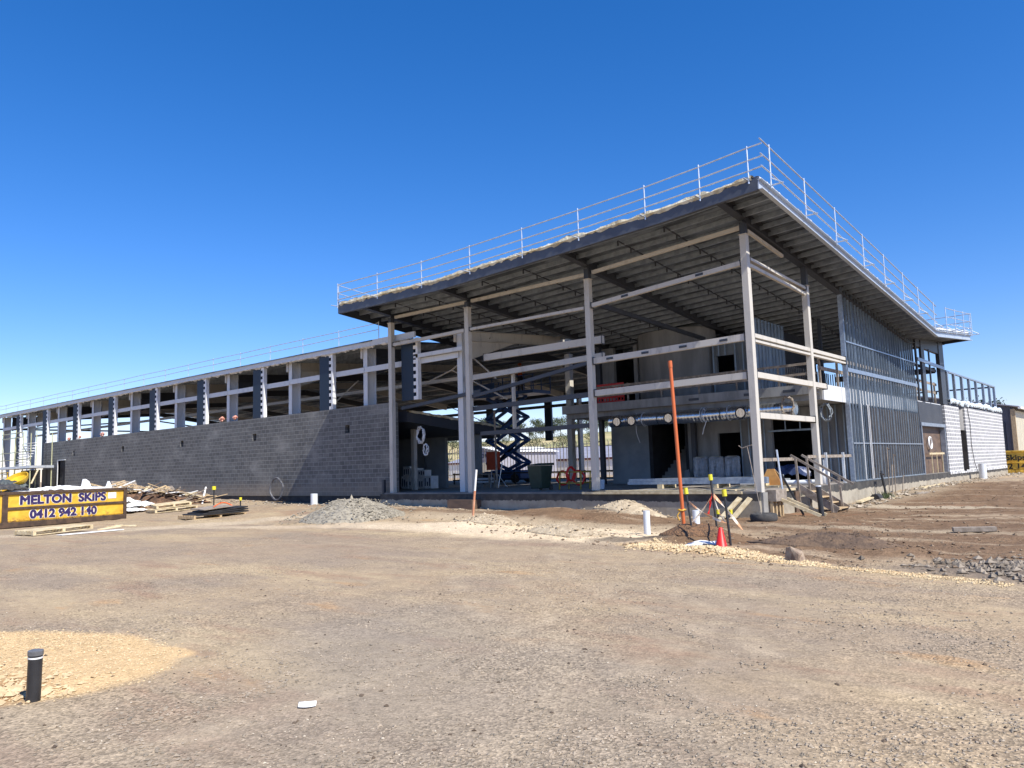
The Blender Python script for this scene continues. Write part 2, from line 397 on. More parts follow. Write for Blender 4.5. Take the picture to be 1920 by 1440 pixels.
def track(cx, cy, rad, wd_=.16, amt=.5, c=(.50, .44, .345)):
    global col
    q = k.n('ShaderNodeVectorMath', operation='SUBTRACT'); k.link(P, q.inputs[0]); q.inputs[1].default_value = (cx, cy, 0)
    q2 = k.mapping(q.outputs[0], scale=(1, 1, 0)); l = k.n('ShaderNodeVectorMath', operation='LENGTH'); k.link(q2, l.inputs[0])
    d = k.math('ABSOLUTE', k.math('SUBTRACT', k.math('ADD', l.outputs['Value'], k.math('MULTIPLY', edgeN, .12)), rad))
    f_ = k.math('MULTIPLY', k.math('MULTIPLY', k.mr(d, wd_, wd_*.45), amt), k.mr(nm, .38, .6))
    col = k.mix(f_, col, c)
for cx_, cy_, r0_ in ((-16, -3, 14.5), (6, 24, 19.5), (-30, 2, 25.0)):
    for dr_ in (0, 1.75): track(cx_, cy_, r0_+dr_, .16, .26); track(cx_, cy_, r0_+dr_+.24, .07, .22, (.25, .21, .165))
mud = k.mix(k.mr(nm, .38, .62), (.245, .175, .12), (.165, .115, .08))
mud = k.mix(k.math('MULTIPLY', k.mr(k.noise(k.mapping(P, rot=(0, 0, .25), scale=(.22, 1.6, 1)), .75, 7, .7), .52, .64), .8), mud, (.44, .375, .29))
mud = k.mix(k.math('MULTIPLY', k.mr(k.noise(k.mapping(P, rot=(0, 0, .3), scale=(.4, 1.2, 1)), .55, 5, .6), .60, .70), .8), mud, (.26, .145, .09))
m1 = k.math('MAXIMUM', ell(4.5, 31, 17.0, 19.2, 0, .035, .1), ell(-5.9, 16.2, 3.3, 3.3, 0, .12, .3))
m1 = k.math('MAXIMUM', m1, ell(-12, 19.6, 6, 2.2, 5, .2, .4))
m1 = k.math('MAXIMUM', m1, ell(-20.5, 19.6, 6, 1.3, 4, .3, .5, .75))
col = k.mix(m1, col, mud)
col = k.mix(ell(-10, 34, 2.2, 9, -2, .4, .8, .7), col, (.42, .37, .29))
col = k.mix(ell(-7, 27.5, 3.2, .8, -12, .5, 1, .85), col, (.50, .46, .38))
col = k.mix(ell(-5.5, 19.2, 3.2, .5, -8, .5, 1.2, .7), col, (.44, .39, .31))
col = k.mix(ell(-12.2, 15.7, 5.4, 1.75, -4, .3, .9, .95), col, (.74, .65, .50))
col = k.mix(ell(-17.5, 15.6, 4.0, .8, -3, .5, 1.1, .75), col, (.66, .59, .48))    # spilt pale sand
col = k.mix(ell(-15.0, 18.0, 7.0, .7, -3, .4, 1.0, .7), col, (.52, .46, .36))
col = k.mix(ell(-9.2, 17.3, 2.4, .7, -10, .4, 1.0, .7), col, (.46, .39, .29))
col = k.mix(ell(-7.6, 14.9, 1.5, .8, 0, .3, .8, .85), col, (.16, .10, .06))
col = k.mix(ell(-9.3, 14.7, 1.0, .5, 10, .3, .8, .8), col, (.14, .125, .11))
ysand = k.mix(k.mr(nf, .35, .65), (.72, .56, .34), (.58, .44, .26))
ym = k.math('MAXIMUM', ell(-8.7, 2.35, 2.05, 1.35, 18, .07, .16), ell(-7.75, 3.42, .62, .34, 25, .12, .25))
ym = k.math('MAXIMUM', ym, ell(-7.0, 13.35, 2.2, .42, -17, .25, .7))
ym = k.math('MAXIMUM', ym, ell(-4.0, 12.28, 1.9, .15, -13, .3, 1.0, .9))
col = k.mix(ym, col, ysand)
col = k.mix(ell(-7.4, 1.95, .5, .5, 0, .4, .9, .85), col, (.34, .20, .10))
col = k.mix(ell(-.8, 13.0, 2.6, 1.1, 5, .3, .8, .8), col, (.17, .15, .14))
# stones: small cells lighter and darker than the fines between
vc = k.vor(P, 46, 'Color'); sv = k.n('ShaderNodeSeparateColor'); k.link(vc, sv.inputs[0])
g1 = k.math('ADD', 1, k.math('MULTIPLY', k.math('SUBTRACT', sv.outputs[0], .5), k.mr(fines, 0, 1, .75, .22, False))); g2 = k.mr(nf, .3, .7, .86, 1.14, False); g3 = k.mr(sp, .25, .75, .72, 1.28, False); g4 = k.mr(nm, .3, .7, .9, 1.1, False)
tot = k.math('MULTIPLY', k.math('MULTIPLY', g1, g2), k.math('MULTIPLY', g3, g4))
sc_ = k.n('ShaderNodeVectorMath', operation='SCALE'); k.link(col, sc_.inputs[0]); k.link(tot, sc_.inputs['Scale'])
v1 = k.vor(P, 46); v2 = k.vor(P, 17)
bn = k.bump(nm, .35, .08); bn = k.bump(nf, .4, .02, bn); bn = k.bump(k.math('MULTIPLY', v1, k.mr(fines, 0, 1, 1, .25, False)), .6, .012, bn)
warm = k.mix(1.0, sc_.outputs[0], (.83, .755, .655), 'MULTIPLY')
ground_m = k.done(warm, .95, 0, bn, spec=.15)

va = math.pi/2 - PAN          # math angle of the view direction
angs = []
a = -math.pi
while a < math.pi:
    angs.append(a); d_ = abs(a)
    a += R(.16) if d_ < R(37) else (R(.6) if d_ < R(60) else R(4))
rads = [.25]
while rads[-1] < 60: rads.append(rads[-1]*1.0105 + (.01 if rads[-1] < 10 else 0) if rads[-1] > 1.5 else rads[-1]+.12)
while rads[-1] < 5200: rads.append(rads[-1]*1.08)
gm = MB(); gm.v.append((0, 0, gn(0, 0))); na = len(angs)
for r_ in rads:
    for a in angs:
        x, y = r_*math.cos(va+a), r_*math.sin(va+a); gm.v.append((x, y, gn(x, y)))
gm.f += [(0, 1+i, 1+(i+1) % na) for i in range(na)]
for j in range(len(rads)-1):
    b0 = 1+j*na
    gm.f += [(b0+i, b0+na+i, b0+na+(i+1) % na, b0+(i+1) % na) for i in range(na)]
solo('ground', gm, ground_m, None, None, kind='structure', smooth=True)

# ------------------------------------------------------------------ the entrance pavilion
XC = -9.49; YC = 22.0
ZF = [(-27.05, 8.45), (-21, 8.4), (-15.2, 8.62), (-11.3, 8.80), (-8.24, 9.03)]
def zf(x):
    if x <= ZF[0][0]: return ZF[0][1]
    for (a, za), (b, zb) in zip(ZF, ZF[1:]):
        if x <= b: return za+(zb-za)*(x-a)/(b-a)
    return ZF[-1][1]
def zr(x, y):      # underside of the rafters
    return zf(x) - .105*(min(y, 39.5)-20.27) + .083*max(0, y-39.5)
pav = thing('entrance_building', 'tall open steel building shell under a big overhanging skillion roof', 'building', (XC, YC, .75))
BK = [-27.05, -21, -15.2, -11.3, -8.24]
def yback(x): return 47.4
def sheet(mb, x0, x1, y0, y1, dz0, dz1):
    vs = [(x, y, zr(x, y)+d) for d in (dz0, dz1) for y in (y0, y1) for x in (x0, x1)]
    mb.add(vs, [(0, 1, 3, 2), (4, 6, 7, 5), (0, 4, 5, 1), (1, 5, 7, 3), (3, 7, 6, 2), (2, 6, 4, 0)])
rs = MB()
for (a, b), ys in (((-27.05, -21), (20.27, 29.6)), ((-21, -15.2), (20.27, 39.5, 47.4)), ((-15.2, -11.3), (20.27, 39.5, 47.4)), ((-11.3, -8.24), (20.27, 39.5, 47.4))):
    for y0, y1 in zip(ys, ys[1:]): sheet(rs, a, b, y0, y1, .345, .39)
roof = part('roof_sheet', rs, foil, pav)
# purlins
y = 20.75; n = 0
while y < 47.3:
    mb = MB(); xs = [x for x in BK if y < 29.6 or x >= -21]
    for a, b in zip(xs, xs[1:]):
        p0 = Vector((a, y, zr(a, y)+.27)); p1 = Vector((b, y, zr(b, y)+.27))
        mb.bar(p0, p1, .012, .14); mb.bar(p0+Vector((0, .03, -.07)), p1+Vector((0, .03, -.07)), .065, .012)
    part('purlin', mb, purlin_m, pav); y += .62
# bridging between purlins, and hanging cleats
for x in (-24.2, -22.4, -19.3, -17.3, -13.3, -11.6):
    mb = MB(); y = 21
    while y < (29 if x < -21 else 40):
        mb.bar((x, y, zr(x, y)+.21), (x, y+.78, zr(x, y+.78)+.21), .04, .03); mb.box(x-.02, x+.02, y-.02, y+.02, zr(x, y)+.04, zr(x, y)+.2); y += .78
    part('bridging_strut', mb, darksteel, pav)
# rafters
for x, y1 in ((-25.66, 29.1), (-21.05, 36), (-15.24, 47), (XC, 47)):
    mb = MB()
    for a, b in ((20.35, YC), (YC, min(y1, 39.5)), (39.5, y1)):
        if b <= a: continue
        h = .24 if b == YC else .33
        top = .335
        mb.ibeam((x, a, zr(x, a)+top-h/2), (x, b, zr(x, b)+top-h/2), .24, h)
    part('rafter', mb, darksteel, pav)
# fascias
mb = MB()
for a, b in zip(BK, BK[1:]):
    mb.bar((a, 20.25, zf(a)+.175), (b, 20.25, zf(b)+.175), .03, .34); mb.bar((a, 20.31, zf(a)+.02), (b, 20.31, zf(b)+.02), .12, .02)
part('front_fascia', mb, simple('slate_fascia', (.085, .095, .115), (.065, .072, .09), 1.5, .45, 0, .1), pav)
mb = MB()
for a, b in ((20.24, 39.5), (39.5, 47.43)):
    mb.bar((-8.22, a, zr(-8.24, a)+.15), (-8.22, b, zr(-8.24, b)+.15), .03, .26); mb.bar((-8.17, a, zr(-8.24, a)+.29), (-8.17, b, zr(-8.24, b)+.29), .12, .02)
    mb.bar((-8.17, a, zr(-8.24, a)+.02), (-8.17, b, zr(-8.24, b)+.02), .13, .02)
part('side_gutter', mb, simple('bright_gutter_steel', (.48, .53, .59), (.38, .43, .49), 2, .4, .15, .05, stretch=(1, .2, 1)), pav)
part('rear_fascia', MB().bar((-8.24, 47.4, zr(-8.24, 47.4)+.17), (-21, 47.4, zr(-21, 47.4)+.17), .03, .3), darksteel, pav)
mb = MB().bar((-27.05, 20.3, zr(-27.05, 20.3)+.18), (-27.05, 29.6, zr(-27.05, 29.6)+.18), .03, .36)
part('left_fascia', mb, darksteel, pav)
# insulation blanket hanging over the edges
def blanket(pts, wob=.07, wd=.16, seed=0, ht=.1):
    mb = MB(); rnd = random.Random(seed); N = []
    for (a, b) in zip(pts, pts[1:]):
        a, b = Vector(a), Vector(b); m_ = max(2, int((b-a).length/.11)); N += [a.lerp(b, i/m_) for i in range(m_)]
    N.append(Vector(pts[-1])); vs = []; K = 5
    for i, p_ in enumerate(N):
        d = (N[min(i+1, len(N)-1)]-N[max(i-1, 0)]).normalized(); s_ = Vector((d.y, -d.x, 0)).normalized()
        q = p_*1.0; e = noise.noise(q*1.3)*.6+noise.noise(q*4.5)*.6
        hh = ht*(1+1.1*e)+rnd.uniform(-.012, .012); dr = wob*(.6*noise.noise(q*3.7+Vector((5, 5, 5)))+.6*noise.noise(q*9.1)+.2)
        for u, v_ in ((.75, -.03-dr), (1.0, .01), (.85, hh*.8), (.1, hh), (-.9, hh*.6), (-1, -.02)):
            vs.append(p_+s_*u*wd+Vector((0, 0, v_))+s_*rnd.uniform(-.015, .015))
    K = 6
    fs = [(i*K+j, i*K+(j+1) % K, (i+1)*K+(j+1) % K, (i+1)*K+j) for i in range(len(N)-1) for j in range(K)]
    mb.add(vs, fs); return mb
part('insulation_blanket', blanket([(x, 20.36, zf(x)+.375) for x in (-26.9, -21, -15.2, -11.3, -8.4)], .12, .17, 1, .12), insul, pav)
part('insulation_blanket', blanket([(-8.36, 20.4, zr(-8.24, 20.4)+.40), (-8.36, 39.5, zr(-8.24, 39.5)+.40), (-8.36, 47.3, zr(-8.24, 47.3)+.40)], .08, .13, 2, .10), tatter, pav)

# columns
def column(x, y, z0, z1, w_=.21, m=cream):
    mb = MB(); h = w_/2
    mb.box(x-h, x+h, y-h, y+h, z0, z1); mb.box(x-h-.03, x+h+.03, y-h-.03, y+h+.03, z1, z1+.02)
    c_ = part('column', mb, m, pav, bevel=.012)
    s = MB().box(x-.09, x+.09, y-.09, y+.09, z1+.02, zr(x, y)+.02)
    part('column_stub', s, darksteel, c_)
    return c_
c1 = column(XC, YC, .72, 8.40); c2 = column(-15.24, YC, .8, 8.08); c3 = column(-21.05, YC, .74, 8.0); c4 = column(-25.66, YC, .3, 8.04)
c5 = column(XC, 26.83, .77, 7.6, .20)
part('base_wrap', MB().box(-15.24-.27, -15.24+.27, YC-.22, YC+.27, .42, .80), blackdull, c2, bevel=.03)
part('concrete_pier', MB().box(XC-.15, XC+.16, YC-.16, YC+.16, -.1, .72), concrete, c1)
for x in (-23.04,): column(x, 31.3, .76, 7.2, .3)
for x, y in ((-20.6, 30.4), (-16.2, 31.0)): part('column', MB().box(x-.1, x+.1, y-.1, y+.1, .76, 7.2), darksteel, pav)

def girt(p0, p1, w_=.15, h=.2, m=cream, clips=0, up=(0, 0, 1)):
    b = part('girt', MB().bar(p0, p1, w_, h, up), m, pav)
    if m is cream and w_ >= .12:
        a_0, a_1 = Vector(p0), Vector(p1); dd = (a_1-a_0).normalized()
        for q_ in (a_0+dd*.012, a_1-dd*.012): part('end_plate', MB().bar(q_-dd*.008, q_+dd*.008, w_+.05, h+.07, up), darksteel, b)
    if clips:
        p0, p1 = Vector(p0), Vector(p1); mb = MB(); d = (p1-p0).normalized(); side = Vector((d.y, -d.x, 0)); 
        for i in range(clips):
            q = p0.lerp(p1, (i+.5)/clips); mb.bar(q-d*.13+side*(w_/2+.012), q+d*.13+side*(w_/2+.012), .02, .07)
        part('cleat', mb, darksteel, b)
    return b
h_ = .125
girt((-15.10, YC, 5.20), (XC-h_, YC, 5.31), clips=4); girt((-15.10, YC, 4.09), (XC-h_, YC, 4.16), .15, .2)
girt((-15.10, YC, 7.14), (XC-h_, YC, 7.56), .12, .14, clips=2); girt((-20.92, YC, 7.12), (-15.37, YC, 7.10), .12, .1)
girt((-15.10, YC+.1, 8.33), (XC-h_, YC+.1, 8.68), .1, .12); girt((-20.92, YC+.1, 8.27), (-15.37, YC+.1, 8.30), .1, .12); girt((-25.5, YC+.1, 8.3), (-21.2, YC+.1, 8.27), .1, .12)
girt((-25.53, YC, 7.08), (-21.18, YC, 7.12), .12, .13)
girt((-20.92, YC+.05, 4.46), (-15.37, YC+.05, 5.18), .1, .13, darksteel)
girt((-20.92, YC+.1, 3.98), (-15.37, YC+.1, 4.08), .14, .17, darksteel); girt((-20.6, YC+.15, 3.0), (-15.37, YC+.15, 3.02), .14, .15, darksteel)
girt((-21.8, 22.75, 5.30), (-15.2, 22.75, 5.48), .14, .2); girt((-20.9, 22.75, 6.05), (-15.2, 22.75, 6.05), .14, .26)
girt((-21.05, 25.4, 4.4), (-15.2, 25.4, 4.45), .1, .12, darksteel)
# hanging post in the bay behind
part('hanging_post', MB().box(-19.6-.05, -19.6+.05, 22.9, 23.02, 3.15, 5.3), cream, pav)
# side bay girts
for zz, y1, hh in ((5.36, 30.4, .12), (5.20, 30.4, .07)): girt((XC, YC+h_, zz), (XC, y1, zz-.0), .14, hh)
girt((XC, YC+h_, 4.18), (XC, 28.1, 4.18), .15, .17); girt((XC, YC+h_, 2.97), (XC, 26.72, 2.97), .15, .17)
girt((XC, YC+h_, 7.70), (XC, 26.72, 7.50), .16, .09); girt((XC, YC+h_, 7.52), (XC, 26.72, 7.32), .1, .10)
girt((XC-.02, YC+.3, 8.60), (XC-.02, 25.0, 8.32), .09, .1)
girt((-15.24, 22.2, 7.3), (-15.24, 30.6, 6.9), .1, .16, darksteel)

# ground floor slab and plinth
part('floor_slab', MB().box(-26.0, -9.45, 21.78, 46.0, .55, .752), floor_m, pav)
pm = MB(); pm.box(-26.2, -9.40, 21.72, 21.78, -.3, .70); pm.box(-9.45, -9.40, 21.78, 45.5, -.3, .735); pm.box(-9.47, -9.405, 45.5, 63, -.1, .62)
part('plinth', pm, plinth_m, pav)
part('edge_board', MB().box(-15.6, -9.9, 21.66, 21.715, .69, .765).box(-9.395, -9.36, 22.4, 24.4, .69, .765), pale_timber, pav)
part('step_block', MB().box(-21.6, -20.3, 21.2, 21.7, .12, .5), ply, pav)
# first-floor slab
part('first_floor_slab', MB().box(-20.9, -9.62, 28.15, 46.0, 3.74, 4.25), precast, pav)
fb = MB()
for i in range(9): fb.box(-9.62, -9.56, 28.17+i*1.95, 28.15+(i+1)*1.95-.01, 3.72, 4.28)
part('slab_edge_panel', fb, white, pav)
part('floor_beam', MB().box(-21.0, -9.7, 27.9, 28.13, 3.95, 4.3), precast, pav)
for x in (-14.5, -12.2, -10.7): part('cast_in_plate', MB().box(x-.22, x+.22, 27.88, 27.899, 4.06, 4.16), darksteel, pav)

# interior walls (ground floor)
Y2 = 31.2
part('interior_wall', MB().wall('x', -20.61, -18.59, .75, 3.72, Y2, Y2+.2, []), plaster, pav)
part('interior_wall', MB().wall('x', -16.6, -9.7, .75, 3.72, Y2, Y2+.2, [(-15.2, -14.15, .75, 2.85), (-12.8, -10.9, .75, 3.35)]), precast, pav)
part('stairwell_shade_wall', MB().box(-18.59, -18.4, Y2, 37, .75, 3.7).box(-16.75, -16.6, Y2, 37, .75, 3.7).box(-18.6, -16.6, 37, 37.2, .75, 3.7), darkin, pav)  # near-black walls paint in the shade of the stairwell
part('room_shade_wall', MB().box(-20.6, -20.4, 31.4, 45, .75, 3.7).box(-20.4, -9.7, 38, 38.2, .75, 3.7), darkin, pav)  # back walls coloured near-black so the openings show painted shade
st = MB()
for i in range(12): st.box(-18.38, -16.78, 31.6+i*.28, 31.9+i*.28, .75, .92+i*.17)
part('concrete_stair', st, concrete, pav)
# upper floor core
cw = MB(); arc = []
for i in range(17):
    t = math.pi*(1-i/16); arc.append((-17.15+1.85*math.cos(t), 31.6-1.25*math.sin(t)))
cw.prism([(x, y, 4.25) for x, y in arc]+[(x, y+.2, 4.25) for x, y in reversed(arc)], (0, 0, 3.3))
part('curved_core_wall', cw, simple('pale_precast_drum', (.30, .295, .28), (.20, .197, .19), 1.3, .8, 0, .1, stretch=(1, 1, .25)), pav, smooth=True)
part('interior_wall', MB().wall('x', -21.2, -19.0, 4.25, 7.2, Y2, Y2+.2, [(-20.3, -19.2, 4.25, 7.2)]), precast, pav)
part('interior_wall', MB().wall('x', -15.3, -12.2, 4.25, 6.9, Y2+.15, Y2+.3, [(-15.1, -14.3, 4.95, 6.2)]), plaster, pav)
part('upper_shade_wall', MB().box(-21.3, -12.2, 35, 35.2, 4.25, 7.0).box(-21.4, -21.2, 31.2, 35, 4.25, 7.2).box(-12.3, -12.2, 31.5, 35, 4.25, 6.9), darkin, pav)  # dark backing for the upper openings, interior shade put into its colour
def stud_mesh(z0, z1, w_=.05, d=.09, t=.006):
    mb = MB(); mb.box(0, d, 0, t, z0, z1); mb.box(0, t, t, w_, z0, z1); mb.box(d-t, d, t, w_, z0, z1); return mb
def xstud(x, y, z0, z1, par, m=zinc):   # studs of a wall that runs along x
    part('stud', MB().box(x, x+.006, y, y+.09, z0, z1).box(x+.006, x+.05, y, y+.006, z0, z1), m, par)
for x in (-15.45, -15.2, -14.2, -13.85, -13.5, -13.1, -12.7, -12.35): xstud(x, Y2, 4.25, 6.95, pav)
for x in (-14.95, -14.65): xstud(x, Y2, 6.2, 6.95, pav)
for x in [-14.1, -13.75, -13.4, -13.1, -10.8, -10.5, -10.2, -9.9]: xstud(x, Y2-.12, .76, 3.72, pav)
for x in (-12.2, -11.6): xstud(x, Y2-.12, 2.85, 3.72, pav)
part('door_head', MB().box(-12.9, -10.8, Y2-.13, Y2-.03, 2.78, 2.85), zinc, pav)
# side room studs running back along y, behind the corner bay
for i in range(9): part('stud', MB().box(-12.15, -12.06, 28.6+i*.33, 28.606+i*.33, 4.26, 7.1).box(-12.066, -12.06, 28.6+i*.33, 28.65+i*.33, 4.26, 7.1), zinc, pav)
# battened balustrade round the terrace
bal = MB()
for i in range(24): bal.box(-12.0+.1*0+i*.1, -11.965+i*.1, 36.0, 36.03, 4.26, 5.4)
for i in range(26): bal.box(-12.0, -11.96, 31.0+i*.2, 31.03+i*.2, 4.26, 5.45)
part('timber_balustrade', bal, grey_timber, pav)
# upper roof props and site junk behind the terrace give the cluttered silhouette
for x, y in ((-11.2, 33), (-10.4, 35.4), (-11.5, 38)): part('roof_prop', MB().box(x-.06, x+.06, y-.06, y+.06, 4.25, zr(x, y)+.02), darksteel, pav)
tw = MB()
for zz in (4.9, 5.35): tw.bar((-9.75, 28.3, zz), (-9.75, 46, zz), .04, .13)
for i in range(10): tw.box(-9.79, -9.71, 28.4+i*1.9, 28.46+i*1.9, 4.26, 5.45)
part('timber_edge_rail', tw, grey_timber, pav)
er = MB()
for zz in (5.03, 4.66): er.bar((-19.3, 28.2, zz-.03), (-9.8, 28.2, zz+.05), .035, .09)
for x in (-17.74, -16.13, -14.43, -12.85, -11.2, -9.9): er.box(x-.03, x+.03, 28.23, 28.29, 4.26, 5.1)
part('timber_edge_rail', er, grey_timber, pav)

# ------------------------------------------------------------------ stud wall on the long side
sw = thing('stud_wall', 'tall galvanised steel stud frame wall rising past the first floor to the roof', 'stud wall', (-9.45, 30.6, .75))
y = 30.62; i = 0
while y < 40.75:
    zt = zr(XC, y)+.30; mb = MB()
    mb.box(-9.52, -9.45, y, y+.006, .76, zt); mb.box(-9.456, -9.45, y, y+.045, .76, zt); mb.box(-9.52, -9.514, y, y+.05, .76, zt)
    part('stud', mb, zinc, sw); y += .36 if i % 7 != 3 else .12; i += 1
for zz, hh in ((6.055, .05), (4.97, .15), (2.185, .05)):
    part('noggin', MB().box(-9.445, -9.425, 30.6, 40.75, zz-hh/2, zz+hh/2), galv, sw)
part('bottom_track', MB().box(-9.56, -9.43, 30.55, 40.75, .752, .80), zinc, sw)
mb = MB(); mb.bar((-9.49, 30.55, zr(XC, 30.55)+.32), (-9.49, 39.5, zr(XC, 39.5)+.32), .12, .05); part('top_track', mb, zinc, sw)
part('corner_stud', MB().box(-9.60, -9.44, 30.50, 30.56, .76, zr(XC, 30.5)+.3), galv, sw)
mb = MB()
for y in (31.75, 32.55, 32.72): mb.box(-9.42, -9.395, y, y+.05, .80, 3.72)
part('lining_batten', mb, white, sw)
part('dark_sheeting', MB().box(-9.474, -9.466, 32.9, 40.62, .81, 3.62), blackdull, sw)
part('dark_sheeting', MB().box(-9.78, -9.72, 30.9, 32.9, .76, 3.6), darksteel, sw)
y = 33.0; mb = MB()
while y < 41: mb.box(-10.3, -10.2, y, y+.008, 4.27, 7.1); y += .33
part('inner_studs', mb, zinc, sw)

# lower section past the stud wall: plywooded opening, lintel and ribbed cladding
part('ribbed_cladding', MB().box(-9.55, -9.48, 40.8, 45.6, 3.24, 4.22), ribdark, pav)
part('lintel', MB().box(-9.52, -9.40, 40.75, 45.65, 3.06, 3.22), galv, pav)
part('plywood_hoarding', MB().box(-9.72, -9.68, 40.9, 45.6, .76, 3.06), ply, pav)
part('door_jamb', MB().box(-9.66, -9.42, 40.78, 40.9, .76, 3.06).box(-9.66, -9.42, 45.5, 45.62, .76, 3.06), galv, pav)
ts = MB().box(-9.66, -9.6, 41.1, 41.45, .76, 1.75).box(-9.66, -9.6, 41.1, 41.4, 1.95, 2.6)
part('timber_packing', ts, timber, pav)
wr = MB().bar((-9.5, 42.2, 1.72), (-9.5, 45.3, 1.72), .03, .09)
for y in (42.6, 43.6, 44.8): wr.box(-9.52, -9.48, y, y+.05, .76, 1.8)
part('timber_guard', wr, pale_timber, pav)
def torus(c, R_, r, axis='x', n=24, wob=0):
    pts = []
    for i in range(n+1):
        t = 2*math.pi*i/n; u, v_ = R_*math.cos(t), R_*math.sin(t)
        u += wob*math.sin(5*t); 
        pts.append((c[0]+wob*math.cos(3*t), c[1]+u, c[2]+v_) if axis == 'x' else (c[0]+u, c[1]+wob*math.cos(3*t), c[2]+v_) if axis == 'y' else (c[0]+u, c[1]+v_, c[2]+wob*math.cos(3*t)))
    return MB().path(pts, r, 6)
solo('cable_coil', torus((-9.58, 42.9, 2.25), .28, .05), paper, 'white coil of cable hung on the brown plywood hoarding', 'cable coil', smooth=True, loc=(-9.58, 42.9, 2.25))

# pale block wall
bw = thing('block_wall', 'pale grey blockwork wall with thick white mortar on the long side', 'wall', (-9.4, 54, .6))
mb = MB().box(-9.62, -9.40, 45.75, 49.15, .66, 4.26)
part('wall_panel', mb, blk_light, bw)
part('wall_panel', MB().box(-9.62, -9.40, 50.65, 62.75, .66, 4.30), blk_light, bw)
part('door_recess', MB().box(-9.85, -9.78, 49.15, 50.65, .66, 3.0), grey_timber, bw)
part('over_panel', MB().box(-9.66, -9.50, 49.152, 50.648, 3.0, 4.2), concrete, bw)
mb = MB(); rnd = random.Random(3)
for i in range(34): y = 45.8+i*.5; mb.box(-9.40, -9.37, y, y+rnd.uniform(.2, .45), .62, .66+rnd.uniform(.03, .14))
part('mortar_droppings', mb, tatter, bw)
part('door_reveal', MB().box(-9.78, -9.42, 49.16, 49.2, .66, 3.0).box(-9.78, -9.42, 50.6, 50.64, .66, 3.0), blackdull, bw)
solo('wall_cable', MB().path([(-9.37, 51.3, 4.3), (-9.35, 51.6, 3.4), (-9.36, 51.5, 2.2), (-9.34, 51.8, 1.2), (-9.3, 52.4, .5)], .02), black, 'thin black cable hanging down the pale block wall', 'cable', smooth=True)

# tall window frame above, and light parapet frame
tf = thing('window_frame', 'dark steel window frame standing above the block wall under the roof end', 'frame', (-9.5, 43.8, 4.3))
def fp(n_, *b_, m=darksteel):
    mb = MB()
    for q in b_: mb.box(*q)
    part(n_, mb, m, tf)
fp('post', (-9.5, -9.42, 40.95, 41.1, 4.3, 7.25)); fp('post', (-9.53, -9.42, 41.95, 42.55, 4.3, 7.3)); fp('post', (-9.6, -9.42, 45.7, 46.7, 4.3, 7.55))
fp('mullion', (-9.48, -9.42, 43.5, 43.65, 4.3, 7.0)); fp('head_beam', (-9.62, -9.45, 41.0, 46.5, 6.95, 7.5))
part('mid_rail', MB().bar((-9.40, 41.0, 6.28), (-9.40, 46.4, 6.22), .06, .16), galv, tf)
fp('cross_beam', (-15, -9.8, 46.2, 46.35, 6.0, 6.3)); fp('cross_beam', (-9.65, -9.6, 41.0, 45.6, 5.98, 6.12))
fp('rear_post', (-13.6, -13.4, 46.2, 46.4, 4.3, 7.2))
pf = thing('parapet_frame', 'open light steel parapet frame on top of the pale block wall', 'frame', (-9.45, 53, 4.35))
for y in (47.2, 48.9, 50.9, 52.9, 54.95, 57.2, 59.3, 61.0): part('post', MB().box(-9.55, -9.42, y, y+.22, 4.34, 6.10), galv, pf)
part('top_rail', MB().bar((-9.48, 47.0, 6.14), (-9.48, 61.3, 6.10), .12, .09), galv, pf)
part('far_rail', MB().bar((-16, 61.2, 6.1), (-9.48, 61.2, 6.1), .1, .1).bar((-14.5, 47, 5.7), (-14.5, 61.2, 5.7), .1, .1), darksteel, pf)
wrap = MB(); rnd = random.Random(5); pts = [(-9.44, 46.9+i*.5, 4.50-.0*i+.09*noise.noise(Vector((i*.6, 1, 2)))) for i in range(32)]
solo('plastic_wrap', blanket(pts, .2, .14, 9, .16), simple('blue_white_plastic', (.55, .68, .78), (.75, .8, .82), 3, .35), 'crumpled bluish plastic sheet draped along the top of the pale block wall', 'plastic sheet')

# ------------------------------------------------------------------ roof guardrails
def guard(name, label, posts, height, nr, m=pipe_steel, foot=None, r=.024, feet=True, ends=None):
    """posts: list of (x,y,z foot)"""
    cx, cy, cz = posts[len(posts)//2]
    t = thing(name, label, 'guardrail', (cx, cy, cz), None)
    for x, y, z in posts:
        mb = MB().tube((x, y, z-.1), (x, y, z+height+.06), r, 6)
        if feet and foot: mb.tube((x-foot[0]*.35, y-foot[1]*.35, z-.02), (x+foot[0]*.35, y+foot[1]*.35, z-.02), r*.9, 6); mb.tube((x+foot[0]*.3, y+foot[1]*.3, z), (x, y, z+.2), r*.7, 6)
        part('post', mb, m, t, smooth=True)
    for j in range(nr):
        zz = height*(1, .62, .30)[j] if nr == 3 else height*(1, .55)[j]
        pts = [Vector((x, y, z+zz+.012*math.sin(x*3+y*2+j))) for x, y, z in (ends[:1]+posts+ends[1:] if ends else posts)]
        mb = MB()
        for a, b in zip(pts, pts[1:]): mb.tube(a, b, r*.9, 6)
        part('rail', mb, m, t, smooth=True)
    return t
fx = [-27.05, -24.41, -21.76, -19.18, -16.68, -14.29, -11.79, -9.96, -8.48]
guard('roof_guardrail', 'galvanised tube guardrail along the front eave of the pavilion roof', [(x, 20.22, zf(x)+.34) for x in fx], .92, 3, foot=(0, 1), ends=[(-27.05, 20.22, zf(-27.05)+.34), (-8.05, 20.22, zf(-8.24)+.36)])
sy = [20.85, 23.46, 26.14, 28.98, 31.5, 34.06, 36.35, 39.0]
